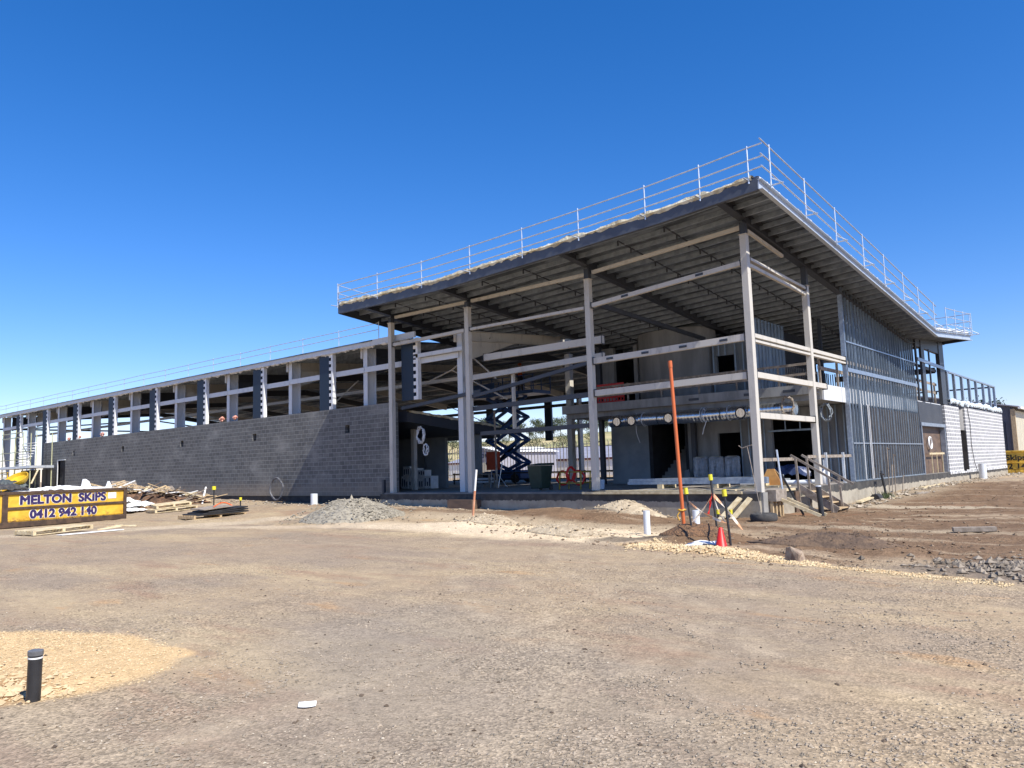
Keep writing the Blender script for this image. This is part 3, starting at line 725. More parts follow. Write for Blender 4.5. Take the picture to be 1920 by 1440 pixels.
guard('roof_guardrail', 'galvanised guardrail climbing down the right hand roof edge above the stud wall', [(-8.1, y, zr(-8.24, y)+.33) for y in sy], 1.10, 3, foot=(1, 0), ends=[(-8.1, 20.2, zf(-8.24)+.33), (-8.1, 39.5, zr(-8.24, 39.5)+.33)])
guard('roof_guardrail', 'short guardrail on the far upturned end of the pavilion roof', [(-8.1, y, zr(-8.24, y)+.33) for y in (41.4, 43.4, 45.4, 47.4)], 1.1, 3, foot=(1, 0))
guard('roof_guardrail', 'guardrail across the rear edge of the pavilion roof', [(x, 47.3, zr(-8.24, 47.3)+.33) for x in (-8.15, -11, -14, -17)], 1.1, 3, foot=(0, 1), feet=False)
guard('roof_guardrail', 'short return guardrail at the left corner of the pavilion roof', [(-27.1, y, zr(-27.05, y)+.34) for y in (20.3, 22.6, 25, 27.5)], .92, 3, foot=(1, 0), feet=False)

# ------------------------------------------------------------------ the long hall
HZ = 7.42
hall = thing('hall_building', 'long low steel frame hall with open clerestory above a charcoal block wall', 'building', (-50, 22.6, .6))
hx = [-22.1, -28.15, -34.15, -40.2, -46.3, -52.45, -58.7, -65.1, -71.6, -77.6]
bx = [-24.95, -30.88, -36.8, -42.8, -48.85, -55.0, -61.15, -67.2, -73.2]
def hz(y): return HZ + .072*(min(y, 36)-22.3) - .13*max(0, y-36)
hs_ = MB()
for xa, xb, ya, yb in ((-79.0, -27.2, 22.15, 36), (-79.0, -27.2, 36, 46.4), (-27.2, -21.0, 29.7, 36), (-27.2, -21.0, 36, 46.4)):
    hs_.add([(x, y, hz(y)+d) for d in (.08, .13) for y in (ya, yb) for x in (xa, xb)], [(0, 1, 3, 2), (4, 6, 7, 5), (0, 4, 5, 1), (1, 5, 7, 3), (3, 7, 6, 2), (2, 6, 4, 0)])
part('roof_sheet', hs_, foil, hall)
part('eave_beam', MB().box(-79, -24.4, 22.20, 22.28, HZ-.12, HZ+.13), white, hall)
part('rear_eave_beam', MB().box(-79, -21.4, 46.3, 46.4, 6.75, 7.2), darksteel, hall)
part('insulation_blanket', blanket([(x, 22.25, HZ-.12) for x in (-24.6, -35, -50, -65, -79)], .12, .06, 4, .05), tatter, hall)
y = 23.2
while y < 46: part('purlin', MB().box(-79, -21.2 if y > 29.7 else -27.2, y, y+.012, hz(y)-.14, hz(y)+.07).box(-79, -21.2 if y > 29.7 else -27.2, y, y+.07, hz(y)-.152, hz(y)-.14), purlin_m, hall); y += 1.45
for i, x in enumerate(hx):
    mb = MB(); z0 = .5; yd = 23.06 if i else 22.86
    mb.box(x-.14, x+.14, 22.56, 22.585, z0, HZ-.1); mb.box(x-.14, x+.14, yd, yd+.025, z0, HZ-.1); mb.box(x-.008, x+.008, 22.585, yd, z0, HZ-.1)
    c_ = part('column', mb, white, hall)
    if i: part('stiffener', MB().box(x+.0085, x+.13, 22.59, 23.05, 6.3, 6.32).bar((x+.02, 22.6, 7.3), (x+.02, 23.04, 6.5), .02, .05).bar((x+.024, 23.04, 7.3), (x+.024, 22.6, 6.5), .02, .05), white, c_)
    part('eave_bracket', MB().box(x-.27, x-.145, 22.5, 22.62, 6.85, 7.3), cream, c_)
    mb = MB().ibeam((x, 23.2, hz(23.2)-.36), (x, 36, hz(36)-.36), .2, .42).ibeam((x, 36, hz(36)-.36), (x, 45.6, hz(45.6)-.36), .2, .42)
    mb.prism([(x-.01, 23.19, 6.95), (x-.01, 26.2, 7.15), (x-.01, 23.19, 6.15)], (.02, 0, 0))
    part('rafter', mb, darksteel if i % 2 else cream, hall)
    mb = MB(); mb.box(x-5.0, x-4.8, 45.8, 46.2, .5, 6.9) if i < 9 else mb.box(x-.14, x+.14, 45.8, 46.2, .5, 6.9); part('rear_column', mb, cream, hall)
for zz, dz in ((6.15, .24),):
    xs = sorted(hx)
    for a, b in zip(xs, xs[1:]): part('girt', MB().box(a+.02, b-.02, 22.495, 22.555, zz+.03*(a > -40), zz+dz+.03*(a > -40)), white, hall)
part('girt', MB().box(-24.6, -21.7, 22.30, 22.42, 6.42, 6.58), white, hall)
part('inner_girt', MB().box(-79, -21.5, 24.8, 24.9, 5.62, 5.78), cream, hall)
for zz in (6.05,): part('rear_girt', MB().box(-79, -21.5, 46.2, 46.3, zz, zz+.22), darksteel, hall)
for x in bx:
    low = 4.645 if x > -66 else 2.7
    p_ = part('blue_panel', MB().box(x-.43, x+.34, 22.31, 22.48, low, HZ-.13), bluesteel, hall)
    mb = MB(); z = low
    while z < HZ-.25: mb.box(x+.341, x+.50, 22.30, 22.49, z, z+.15); z += .31
    mb.box(x+.50, x+.62, 22.30, 22.49, low, HZ-.13)
    part('castellated_strip', mb, simple('white_strip', (.8, .8, .78), (.7, .7, .68), 4, .5) if x == bx[0] else bpy.data.materials['white_strip'], p_)
for x in (-36.3, -42.3, -30.2, -54.2, -66.2): part('rear_panel', MB().box(x-.32, x+.32, 46.42, 46.6, 3.6, 7.1), bluesteel, hall)
for a, b in (((-24.4, 24.4, 6.05), (-22.0, 24.4, 7.2)), ((-24.4, 24.4, 6.05), (-21.2, 24.4, 4.5)), ((-27.0, 24.4, 5.4), (-24.4, 24.4, 6.05)), ((-23.0, 24.2, 6.5), (-21.6, 24.2, 5.4)), ((-33, 24.4, 5.2), (-31, 24.4, 6.2)), ((-27.3, 23.4, 6.3), (-29.4, 24.6, 7.2)),
             ((-40, 45, 4.7), (-46, 45, 7)), ((-70, 23, 2), (-79, 24, 6)), ((-70, 45, 2), (-78, 45, 6.2)), ((-78, 45, 2), (-70, 45, 6.2))):
    part('brace_rod', MB().tube(a, b, .035, 6), cream, hall, smooth=True)
part('end_frame', MB().box(-79.2, -79, 22.2, 22.5, .4, 7.3), darksteel, hall)
part('end_rail', MB().box(-79.2, -79.05, 22.5, 36.5, 6.32, 6.45), darksteel, hall)
part('end_rail', MB().bar((-79.1, 23, 6.3), (-79.1, 36.3, 7.5), .12, .12), darksteel, hall)
part('end_rail', MB().bar((-79.1, 36.3, 7.5), (-79.1, 46.2, 6.3), .12, .12), darksteel, hall)
part('hall_slab', MB().box(-79, -26.05, 22.9, 46, .3, .74), floor_m, hall)
part('low_roof_slab', MB().prism([(-25.7, 22.9, 3.8), (-25.7, 22.9, 4.25), (-25.7, 29.0, 3.66), (-25.7, 29.0, 3.15)], (-16, 0, 0)), darksteel, hall)
part('low_roof_blanket', blanket([(-25.72, 22.95, 4.26), (-25.72, 26, 3.97), (-25.72, 29, 3.68)], .06, .1, 12, .07), insul, hall)
part('low_roof_joist', MB().bar((-25.6, 22.5, 4.35), (-20.9, 22.5, 4.7), .1, .14), darksteel, hall)
part('room_wall', MB().wall('x', -36, -25.85, .75, 3.4, 27.6, 27.8, [(-28.2, -27.1, .75, 3.25)]), plaster, hall)
part('room_wall', MB().box(-32, -31.0, 24.2, 24.35, .75, 3.7), plaster, hall)
part('room_post', MB().box(-27.62, -27.42, 24.8, 25.0, .75, 3.9), cream, hall)
part('side_room_shade_wall', MB().box(-40, -32.1, 26.4, 26.6, .75, 3.7), darkin, hall)  # near-black wall, its colour stands in for the unlit side room
guard('hall_guardrail', 'two rail guardrail running the whole length of the low hall roof', [(-79+i*2.9, 22.25, HZ+.18) for i in range(19)], .66, 2, r=.018, feet=False)

# charcoal block wall
lw = thing('block_wall', 'long charcoal grey block wall with small vents under the low hall clerestory', 'wall', (-46, 22.3, .6))
holes = [(a-.18, a+.18, 3.47, 3.83) for a in (-29.18, -37.05, -44.95, -53.0, -61.22)]+[(-64.1, -62.75, .62, 3.2)]
part('wall_panel', MB().wall('x', -67.2, -25.86, .60, 4.64, 22.3, 22.5, holes), blk_dark, lw)
part('footing', MB().box(-67.2, -25.9, 22.34, 22.5, .2, .598), blackdull, lw)
for a in (-29.18, -37.05, -44.95, -53.0, -61.22): part('vent_backing', MB().box(a-.2, a+.2, 22.505, 22.53, 3.4, 3.9), blackdull, lw)  # black sheet closes the back of each vent hole
part('door_leaf', MB().box(-64.1, -62.75, 22.42, 22.47, .62, 3.2), darkin, lw)
part('door_frame', MB().box(-64.18, -64.1, 22.24, 22.46, .60, 3.22).box(-64.18, -62.7, 22.24, 22.3-.003, 3.2, 3.26), white, lw)
solo('steel_post', MB().box(-26.42, -26.30, 22.0, 22.14, .1, 1.3), darksteel, 'short dark steel post at the right end of the charcoal wall', 'post')
sling_m = simple('faded_orange_webbing', (.66, .26, .17), (.7, .4, .32), 8, .7)
for i, (x, z, s_) in enumerate(((-62.5, 4.7, .16), (-60.6, 4.75, .16), (-56.6, 4.72, .22), (-40.6, 4.75, .22), (-39.2, 4.78, .15))):
    solo('safety_sling', torus((x, 22.42, z+s_*.35), s_*.5, .05, 'y', 14, .07), sling_m, ['small orange sling on the charcoal wall, farthest left', 'small orange sling on the charcoal wall just left of a blue panel', 'larger orange sling bundled on the charcoal wall top', 'big orange sling left of a white column on the wall top', 'small orange sling beside a white column on the wall top'][i], 'sling', 'orange slings on the wall top', smooth=True)

# ------------------------------------------------------------------ services and stored goods inside
dt = thing('air_duct', 'shiny silver foil ventilation duct slung under the first floor slab', 'duct', (-14.4, 27.6, 3.45))
def ductx(x0, x1, r=.25):
    mb = MB(); n_ = int((x1-x0)/.12); prof = []
    vs = []
    for i in range(n_+1):
        x = x0+(x1-x0)*i/n_; rr = r*(1+.05*noise.noise(Vector((x*3, 1, 1)))+(.03 if i % 3 == 0 else 0)); yc = 27.6+.02*math.sin(x*1.7); zc = 3.44+.02*math.sin(x)
        for j in range(16):
            t = 2*math.pi*j/16; vs.append((x, yc+rr*math.cos(t), zc+rr*math.sin(t)))
    mb.add(vs, [(i*16+j, i*16+(j+1) % 16, (i+1)*16+(j+1) % 16, (i+1)*16+j) for i in range(n_) for j in range(16)]+[tuple(range(15, -1, -1)), tuple(range(n_*16, n_*16+16))])
    return mb
for a, b in ((-18.2, -15.9), (-15.85, -13.2), (-13.15, -10.4)): part('duct_run', ductx(a, b), ductm, dt, smooth=True)
for x in (-17.7, -17.0, -15.3, -12.3):
    q = part('duct_spigot', MB().tube((x, 27.45, 3.42), (x, 27.22, 3.40), .18, 16), ductm, dt, smooth=True)
    part('spigot_ring', torus((x, 27.22, 3.40), .19, .028, 'y'), black, q, smooth=True)
for x in (-16.6, -14.0, -13.9, -12.9): part('hanger_strap', torus((x, 27.6, 3.45), .275, .014, 'x'), pipe_steel, dt, smooth=True)
def wire(name, label, pts, m, r=.015, cat='cable', group=None, n=5):
    P_ = []; pts = [Vector(q) for q in pts]
    for i in range(len(pts)-1):
        p0 = pts[max(i-1, 0)]; p1 = pts[i]; p2 = pts[i+1]; p3 = pts[min(i+2, len(pts)-1)]
        for j in range(6):
            t = j/6; P_.append(.5*((2*p1)+(p2-p0)*t+(2*p0-5*p1+4*p2-p3)*t*t+(3*p1-p0-3*p2+p3)*t**3))
    P_.append(pts[-1])
    return solo(name, MB().path(P_, r, n), m, label, cat, group, smooth=True)
wire('hanging_cable', 'pale cable dangling below the duct right of centre', [(-13.9, 27.5, 3.7), (-13.8, 27.5, 3.3), (-13.95, 27.5, 2.9), (-14.0, 27.5, 2.7)], white)
wire('hanging_cable', 'thin pale cable dangling below the left end of the duct', [(-16.9, 27.5, 3.7), (-16.95, 27.5, 3.0), (-16.8, 27.5, 2.5)], white, .01)
def bundle(name, label, c, s_, m, seed, n_=3):
    rnd = random.Random(seed); mb = MB()
    for i in range(n_):
        pts = []; a0 = rnd.uniform(0, 6); w_ = s_*rnd.uniform(.6, 1)
        for j in range(15):
            t = 2*math.pi*j/14; pts.append((c[0]+w_*.7*math.cos(t+a0)+rnd.uniform(-.02, .02), c[1]+rnd.uniform(-.08, .08), c[2]-s_*.6+s_*math.sin(t+a0)*rnd.uniform(.8, 1.1)))
        mb.path(pts, .02, 5)
    return solo(name, mb, m, label, 'cable', 'coiled cables hung under the slab', smooth=True)
bundle('cable_bundle', 'tangled grey cable loops hung under the slab between the corner columns', (-10.6, 27.4, 3.75), .35, grey_timber, 1, 5)
bundle('cable_bundle', 'white cable loop hung under the slab beside the stud wall', (-9.75, 28.8, 3.5), .32, plaster, 2, 5)
bundle('cable_bundle', 'white cable bundle hung at the right end of the charcoal wall', (-25.2, 23.2, 3.4), .35, paper, 3, 5)
bundle('cable_bundle', 'thin cable drop hanging low beside the charcoal wall end', (-25.0, 23.3, 2.7), .25, paper, 4, 3)

foilpack = NT('crinkled_foil'); _v = foilpack.obj()
foilpack = foilpack.done(foilpack.mix(foilpack.mr(foilpack.noise(foilpack.mapping(_v, scale=(3, 3, .6)), 3, 5, .7), .42, .6), (.78, .80, .83), (.42, .44, .47)), .26, .8, foilpack.bump(foilpack.noise(foilpack.mapping(_v, scale=(2.5, 2.5, .5)), 5, 5, .75), 1.0, .16))
for i, (x, y) in enumerate(((-15.75, 30.6), (-15.05, 30.65), (-14.45, 30.9))):
    t = thing('insulation_roll', ['silver wrapped insulation roll standing by the stairs, left of three', 'silver wrapped insulation roll standing between two others', 'silver wrapped insulation roll nearest the dark doorway'][i], 'insulation roll', (x, y, .76), 'silver insulation rolls')
    prof = [(.30, .02)]+[(.325+.012*math.sin(j*2.1+i), .1+j*.1) for j in range(10)]+[(.29, 1.1)]
    part('foil_wrap', MB().lathe((x, y, .76), prof, 22), foilpack, t, smooth=True)
    part('roll_end', MB().tube((x, y, 1.86), (x, y, 1.875), .2, 16), insul, t)
solo('wall_board_offcut', MB().prism([(-16.55, 30.5, .76), (-16.1, 30.3, .76), (-16.4, 30.75, 1.35), (-16.65, 30.85, 1.3)], (.0, .03, .0)), plaster, 'grey board offcut leaning left of the silver rolls', 'board')
t = thing('steel_section_stack', 'long stack of galvanised steel sections lying near the slab front', 'steel sections', (-13.2, 25, .76))
for j in range(2):
    for i in range(4): part('steel_section', MB().box(-15.7+.05*j, -10.4-.1*i, 24.7+i*.2, 24.88+i*.2, .90+j*.105, 1.0+j*.105), galv, t)
for x in (-14.4, -12.3, -10.8): part('bearer', MB().box(x, x+.2, 24.6, 25.6, .755, .895), pale_timber, t)
t = thing('long_plank_row', 'row of long pale boards laid along the front edge of the slab', 'boards', (-13, 22.3, .76))
for i in range(3): part('plank', MB().bar((-15.4+i*.9, 22.25+.18*i, .775+.0*i), (-10.6+.2*i, 22.2+.18*i, .775), .15, .03), pale_timber, t)
# wheelie bin
t = thing('wheelie_bin', 'dark green wheelie bin on the slab beside the scissor lift', 'bin', (-18.95, 23.6, .755))
part('bin_body', MB().add([(-19.22, 23.35, .83), (-18.68, 23.35, .83), (-18.68, 23.9, .83), (-19.22, 23.9, .83), (-19.3, 23.25, 1.7), (-18.6, 23.25, 1.7), (-18.6, 24.0, 1.7), (-19.3, 24.0, 1.7)],
     [(0, 3, 2, 1), (4, 5, 6, 7), (0, 1, 5, 4), (1, 2, 6, 5), (2, 3, 7, 6), (3, 0, 4, 7)]), greenbin, t, bevel=.02)
part('lid', MB().prism([(-19.33, 23.2, 1.705), (-19.33, 24.05, 1.705), (-19.33, 24.05, 1.80), (-19.33, 23.25, 1.74)], (.76, 0, 0)), greenbin, t, bevel=.01)
for x in (-19.2, -18.7): part('wheel', MB().tube((x-.03, 23.95, .86), (x+.03, 23.95, .86), .1, 14), rubber, t)
# hose trolley
t = thing('hose_trolley', 'yellow legged site trolley carrying red hoses beside the green bin', 'trolley', (-17.9, 24.4, .755))
fr = MB()
for x in (-18.4, -17.4):
    for y in (24.1, 24.7): fr.bar((x, y, .76), (x+.05, y, 1.45), .04, .04)
for z in (1.0, 1.42): fr.bar((-18.4, 24.1, z), (-17.4, 24.1, z), .04, .04).bar((-18.4, 24.7, z), (-17.4, 24.7, z), .04, .04)
part('frame', fr, simple('dull_yellow_paint', (.42, .3, .04), None, 5, .6), t)
for i, (x, z) in enumerate(((-18.3, 1.2), (-17.9, 1.35), (-17.55, 1.2))): part('hose_coil', torus((x, 24.2, z), .26, .045, 'y' if i != 1 else 'x', 18, .02), red, t, smooth=True)
t = thing('white_bucket', 'small white bucket standing right of the hose trolley', 'bucket', (-17.0, 24.9, .755))
part('bucket_body', MB().lathe((-17.0, 24.9, .755), [(.11, 0), (.14, .33), (.145, .34), (.13, .34), (.11, .03)], 16), pvc, t, smooth=True)
# carton stack
rnd = random.Random(8)
def carton(x, y, z, sx, sy, sz, lab):
    t = thing('carton', lab, 'carton', (x, y, z), 'white cartons stacked in the side room')
    part('carton_box', MB().box(x-sx/2, x+sx/2, y-sy/2, y+sy/2, z, z+sz), paper, t, bevel=.01)
    mk = MB()
    for q in range(3): u = x-sx*.3+q*sx*.3; mk.box(u-.035, u+.035, y-sy/2-.004, y-sy/2-.001, z+sz*rnd.uniform(.15, .3), z+sz*rnd.uniform(.5, .85))
    part('printed_mark', mk, navy, t)
labs = ['left', 'second from left', 'second from right', 'right']
for i in range(4): carton(-30.2+i*.56, 26.9, .755, .53, .5, .62, 'white carton on the floor of the stack, %s of four' % labs[i])
for i in range(3): carton(-30.15+i*.56, 26.95, 1.377, .5, .45, .5-.1*i, 'white carton on the upper layer of the stack, %s' % ['left end', 'middle', 'right end'][i])
solo('leaning_bar', MB().tube((-28.9, 27.0, .76), (-29.7, 27.5, 2.9), .03, 6), darksteel, 'thin dark bar leaning against the grey room wall', 'bar')
# interior handrail
t = thing('black_barrier_rail', 'dark two rail barrier along the back of the open floor', 'barrier', (-26, 33.4, .76))
for z in (1.36, 1.0): part('rail', MB().bar((-33.5, 33.4, z), (-20.9, 33.4, z), .05, .07), blackdull, t)
for x in (-33.4, -31, -28.6, -26.2, -23.8, -21.2): part('post', MB().box(x-.03, x+.03, 33.37, 33.43, .76, 1.42), blackdull, t)

# orange board on a stand
t = thing('sign_board', 'plain orange board on a thin metal stand in front of the scissor lift', 'board', (-24.6, 27.2, .76))
part('panel', MB().obox((-24.6, 27.2, 2.0), (.78, .03, .85), Matrix.Rotation(.1, 3, 'Z')), simple('orange_red_board', (.38, .05, .012), None, 3, .6), t)
part('leg', MB().tube((-24.9, 27.3, .76), (-24.75, 27.25, 1.6), .02, 6), pipe_steel, t); part('leg', MB().tube((-24.15, 27.0, .76), (-24.0, 27.15, 1.9), .025, 6), pipe_steel, t)
part('leg', MB().tube((-24.4, 27.9, .76), (-24.6, 27.25, 1.6), .02, 6), pipe_steel, t)
solo('timber_prop', MB().tube((-23.5, 26.2, .76), (-23.55, 26.2, 4.2), .045, 6), grey_timber, 'thin timber prop standing right of the orange board', 'prop')
t = thing('trestle_table', 'low trestle with grey tubes stacked on it behind the front column', 'trestle', (-25.6, 27.5, .76))
part('trestle_top', MB().box(-26.4, -24.9, 27.3, 27.7, 1.35, 1.42), grey_timber, t)
for z in (1.0, 1.14): part('stored_tube', MB().tube((-26.4, 27.5, z), (-24.9, 27.5, z+.03), .05, 8), pvc, t)
for x in (-26.3, -25.0): part('trestle_leg', MB().box(x-.04, x+.04, 27.3, 27.36, .76, 1.35).box(x-.04, x+.04, 27.64, 27.7, .76, 1.35), grey_timber, t)

# ------------------------------------------------------------------ scissor lift
lx, ly = -31.9, 36.6
t = thing('scissor_lift', 'dark blue scissor lift raised high inside the open hall', 'scissor lift', (lx, ly, .76))
part('chassis', MB().box(lx-1.5, lx+1.5, ly-.6, ly+.6, .98, 1.45).box(lx-.9, lx+1.2, ly-.65, ly+.65, 1.2, 1.5), liftblue, t, bevel=.04)
for dx in (-1.1, 1.1):
    for dy in (-.6, .6): part('wheel', MB().tube((lx+dx, ly+dy-.12, 1.03), (lx+dx, ly+dy+.12, 1.03), .27, 16), rubber, t)
nodes = [1.5, 1.95, 3.3, 4.7, 6.0]
zs = [1.95, 3.33, 4.72]
arms = MB()
for yy in (ly-.42, ly+.42):
    for i in range(3):
        z0 = zs[i]; z1 = zs[i+1] if i < 2 else 6.05
        part('scissor_arm', MB().bar((lx-1.35, yy, z0), (lx+1.35, yy+.0, z1), .09, .2), liftblue, t); part('scissor_arm', MB().bar((lx+1.35, yy+.12, z0), (lx-1.35, yy+.12, z1), .09, .2), liftblue, t)
    part('scissor_arm', MB().bar((lx-1.35, yy, 1.95), (lx+.1, yy, 1.4), .09, .2), liftblue, t); part('scissor_arm', MB().bar((lx+1.35, yy+.12, 1.95), (lx-.1, yy+.12, 1.4), .09, .2), liftblue, t)
for z in (2.2, 4.0): part('lift_cylinder', MB().tube((lx-.6, ly, z), (lx+.7, ly, z+.9), .09, 10), darksteel, t, smooth=True)
for z in zs:
    for dx in (-1.35, 1.35): part('pivot_tube', MB().tube((lx+dx, ly-.5, z), (lx+dx, ly+.6, z), .06, 8), liftblue, t)
pl = part('platform', MB().box(lx-2.2, lx+2.9, ly-.85, ly+.85, 6.05, 6.25), liftblue, t)
rl = MB()
for z in (6.7, 7.15):
    for yy in (ly-.83, ly+.83): rl.bar((lx-2.2, yy, z), (lx+2.9, yy, z), .05, .05)
for x in (-2.2, -1.3, -.4, .5, 1.4, 2.2, 2.9):
    for yy in (ly-.83, ly+.83): rl.bar((lx+x, yy, 6.25), (lx+x, yy, 7.17), .05, .05)
part('platform_rail', rl, liftblue, pl)
part('mesh_infill', MB().box(lx-2.2, lx-.2, ly-.84, ly-.82, 6.25, 6.9), liftblue, pl)

# ------------------------------------------------------------------ person on the lift
def person(name, label, loc, rz, shirt, trousers, hat):
    t = bpy.data.objects.new(name, None)
    me = bpy.data.meshes.new('person')
    J = {'pel': (0, 0, .93, .15), 'wa': (0, 0, 1.08, .135), 'ch': (0, .02, 1.30, .165), 'nk': (0, .01, 1.47, .06), 'hd': (0, -.02, 1.56, .085), 'ht': (0, -.015, 1.70, .095),
         'ls': (-.19, .01, 1.40, .06), 'le': (-.27, -.04, 1.14, .048), 'lw': (-.22, -.26, 1.02, .034), 'lh': (-.20, -.34, 1.02, .04),
         'rs': (.19, .01, 1.40, .06), 're': (.28, -.10, 1.18, .048), 'rw': (.20, -.30, 1.15, .034), 'rh': (.18, -.38, 1.16, .04),
         'lk': (-.11, -.02, .50, .07), 'la': (-.12, .02, .09, .05), 'lt': (-.13, -.16, .05, .045), 'lhp': (-.10, 0, .88, .10),
         'rk': (.11, -.04, .50, .07), 'ra': (.12, .04, .09, .05), 'rt': (.13, -.14, .05, .045), 'rhp': (.10, 0, .88, .10)}
    E_ = [('pel', 'wa'), ('wa', 'ch'), ('ch', 'nk'), ('nk', 'hd'), ('hd', 'ht'), ('ch', 'ls'), ('ls', 'le'), ('le', 'lw'), ('lw', 'lh'), ('ch', 'rs'), ('rs', 're'), ('re', 'rw'), ('rw', 'rh'),
          ('pel', 'lhp'), ('lhp', 'lk'), ('lk', 'la'), ('la', 'lt'), ('pel', 'rhp'), ('rhp', 'rk'), ('rk', 'ra'), ('ra', 'rt')]
    K_ = list(J); me.from_pydata([J[q][:3] for q in K_], [(K_.index(a), K_.index(b)) for a, b in E_], [])
    o = bpy.data.objects.new(name, me); COL.objects.link(o)
    md = o.modifiers.new('skin', 'SKIN'); o.modifiers.new('sub', 'SUBSURF').levels = 1
    for i, q in enumerate(K_): me.skin_vertices[0].data[i].radius = (J[q][3], J[q][3]); me.skin_vertices[0].data[i].use_root = (q == 'pel')
    bpy.context.view_layer.update()
    m2 = bpy.data.meshes.new_from_object(o.evaluated_get(bpy.context.evaluated_depsgraph_get())); m2.name = 'person'
    bpy.data.objects.remove(o)
    o = bpy.data.objects.new(name, m2); COL.objects.link(o); m2.materials.clear()
    for q in (skin_m, shirt, trousers): m2.materials.append(q)
    for p_ in m2.polygons:
        z = p_.center.z; x = abs(p_.center.x); p_.use_smooth = True
        p_.material_index = 2 if z < .98 and x < .19 else (1 if z < 1.45 and p_.center.y > -.2 else 0)
    o.location = loc; o.rotation_euler = (0, 0, rz); o['label'] = label; o['category'] = 'person'
    part('hard_hat', MB().lathe((0, -.015, 1.66), [(.15, 0), (.125, .01), (.115, .07), (.07, .12), (0, .135)], 16), hat, o, smooth=True, local=True)
    return o
person('person', 'worker in an orange hi-vis shirt and hard hat standing on the lift platform', (-30.6, 36.5, 6.25), .6, hivis, navy, orange)
# red barrier mesh on first floor
t = thing('mesh_barrier', 'red plastic mesh barrier standing at the left end of the first floor', 'barrier', (-18.8, 28.7, 4.26))
mb = MB()
for i in range(10): mb.box(-19.6+i*.15, -19.55+i*.15, 28.68, 28.70, 4.3, 5.2)
for i in range(4): mb.box(-19.6, -18.2, 28.675, 28.705, 4.3+i*.25, 4.44+i*.25)
part('mesh_panel', mb, red, t)

# ------------------------------------------------------------------ skip bins
def skip(name, label, origin, ang, lines, L=5.75, H=1.32, W=2.35, sizes=(.56, .50), lm=navyletter, outline=True, fm=None):
    t = thing(name, label, 'skip bin', origin, None, ang)
    def lp(n_, mb, m, par=t, **kw): return part(n_, mb, m, par, local=True, **kw)
    x0, x1 = .18, L-.12
    # side wall facing -y (local), floor, ends; sloped end
    body = MB()
    body.box(x0, x1, .06, .11, .22, H-.06); body.box(x0, x1, W-.11, W-.06, .22, H-.06); body.box(x0, x1, .06, W-.06, .2, .26)
    body.box(x0, x0+.05, .11, W-.11, .26, H-.06); body.box(x1-.05, x1, .11, W-.11, .26, H-.06)
    lp('bin_body', body, skip_y)
    fr = MB()
    for yy0, yy1 in ((0, .13), (W-.13, W)):
        fr.box(0, L, yy0, yy1, H-.11, H); fr.box(0, L, yy0+.01, yy1-.01, .02, .22); fr.box(x0+.3, x1, yy0+.015, yy1-.015, .66, .76)
        fr.box(x0+.16, x0+.36, yy0+.012, yy1-.012, .2, H-.1); fr.box(L-.14, L, yy0+.005, yy1-.005, .2, H-.1)
        fr.box(0, .05, yy0+.02, yy1-.02, .22, H-.1)
    fr.box(0, .1, 0, W, H-.1, H-.01); fr.box(L-.1, L, 0, W, H-.1, H-.01)
    lp('frame', fr, fm or rust, bevel=.01)
    lp('corner_post', MB().prism([(.06, .02, H-.14), (.20, .02, H-.4), (.20, .02, .26), (.12, .02, .22)], (0, .06, 0)), skip_y)
    for x in (.5, 1.6, 2.7, 3.8, 4.9): lp('floor_bearer', MB().box(x, x+.12, .1, W-.1, .04, .2), rust)
    lp('roller', MB().tube((L-.25, .05, .09), (L-.25, .3, .09), .09, 12), rust, smooth=True); lp('roller', MB().tube((L-.25, W-.3, .09), (L-.25, W-.05, .09), .09, 12), rust, smooth=True)
    lp('data_plate', MB().box(L-.85, L-.48, .048, .058, H-.42, H-.18), paper)
    for i, (tx, size, z, xc, off) in enumerate(lines):
        M = Matrix.Translation((xc, .046, z)) @ Matrix.Rotation(math.pi/2, 4, 'X') @ Matrix.Diagonal((1.16, 1, 1, 1))
        if outline:
            M0 = Matrix.Translation((xc, .053, z)) @ Matrix.Rotation(math.pi/2, 4, 'X') @ Matrix.Diagonal((1.16, 1, 1, 1))
            text_part('lettering_outline', tx, size, whiteletter, t, M0, off+.02)
        text_part('lettering', tx, size, lm, t, M, off)
    return t
a_ = math.atan2(14.51-9.64, -33.82+32.56)
skip('skip_bin', 'rusty yellow skip bin with blue lettering, heaped with rubbish', (-32.45, 9.2, g(-32.5, 9.6)), a_,
     [('MELTON  SKIPS', .44, .985, 2.72, .022), ('0412 942 140', .42, .45, 2.72, .022)], L=5.42)
skip('skip_bin', 'yellow skip bin with black lettering half hidden behind the pale block wall', (-13.6, 64.2, .24), 0,
     [('Melton Skips', .52, 1.05, 3.6, .012), ('0412 942 140', .52, .45, 3.75, .012)], lm=blackletter, outline=False, L=6.2, H=1.55, fm=skip_y)

def rotm(e): 
    from mathutils import Euler
    return Euler(e).to_matrix()
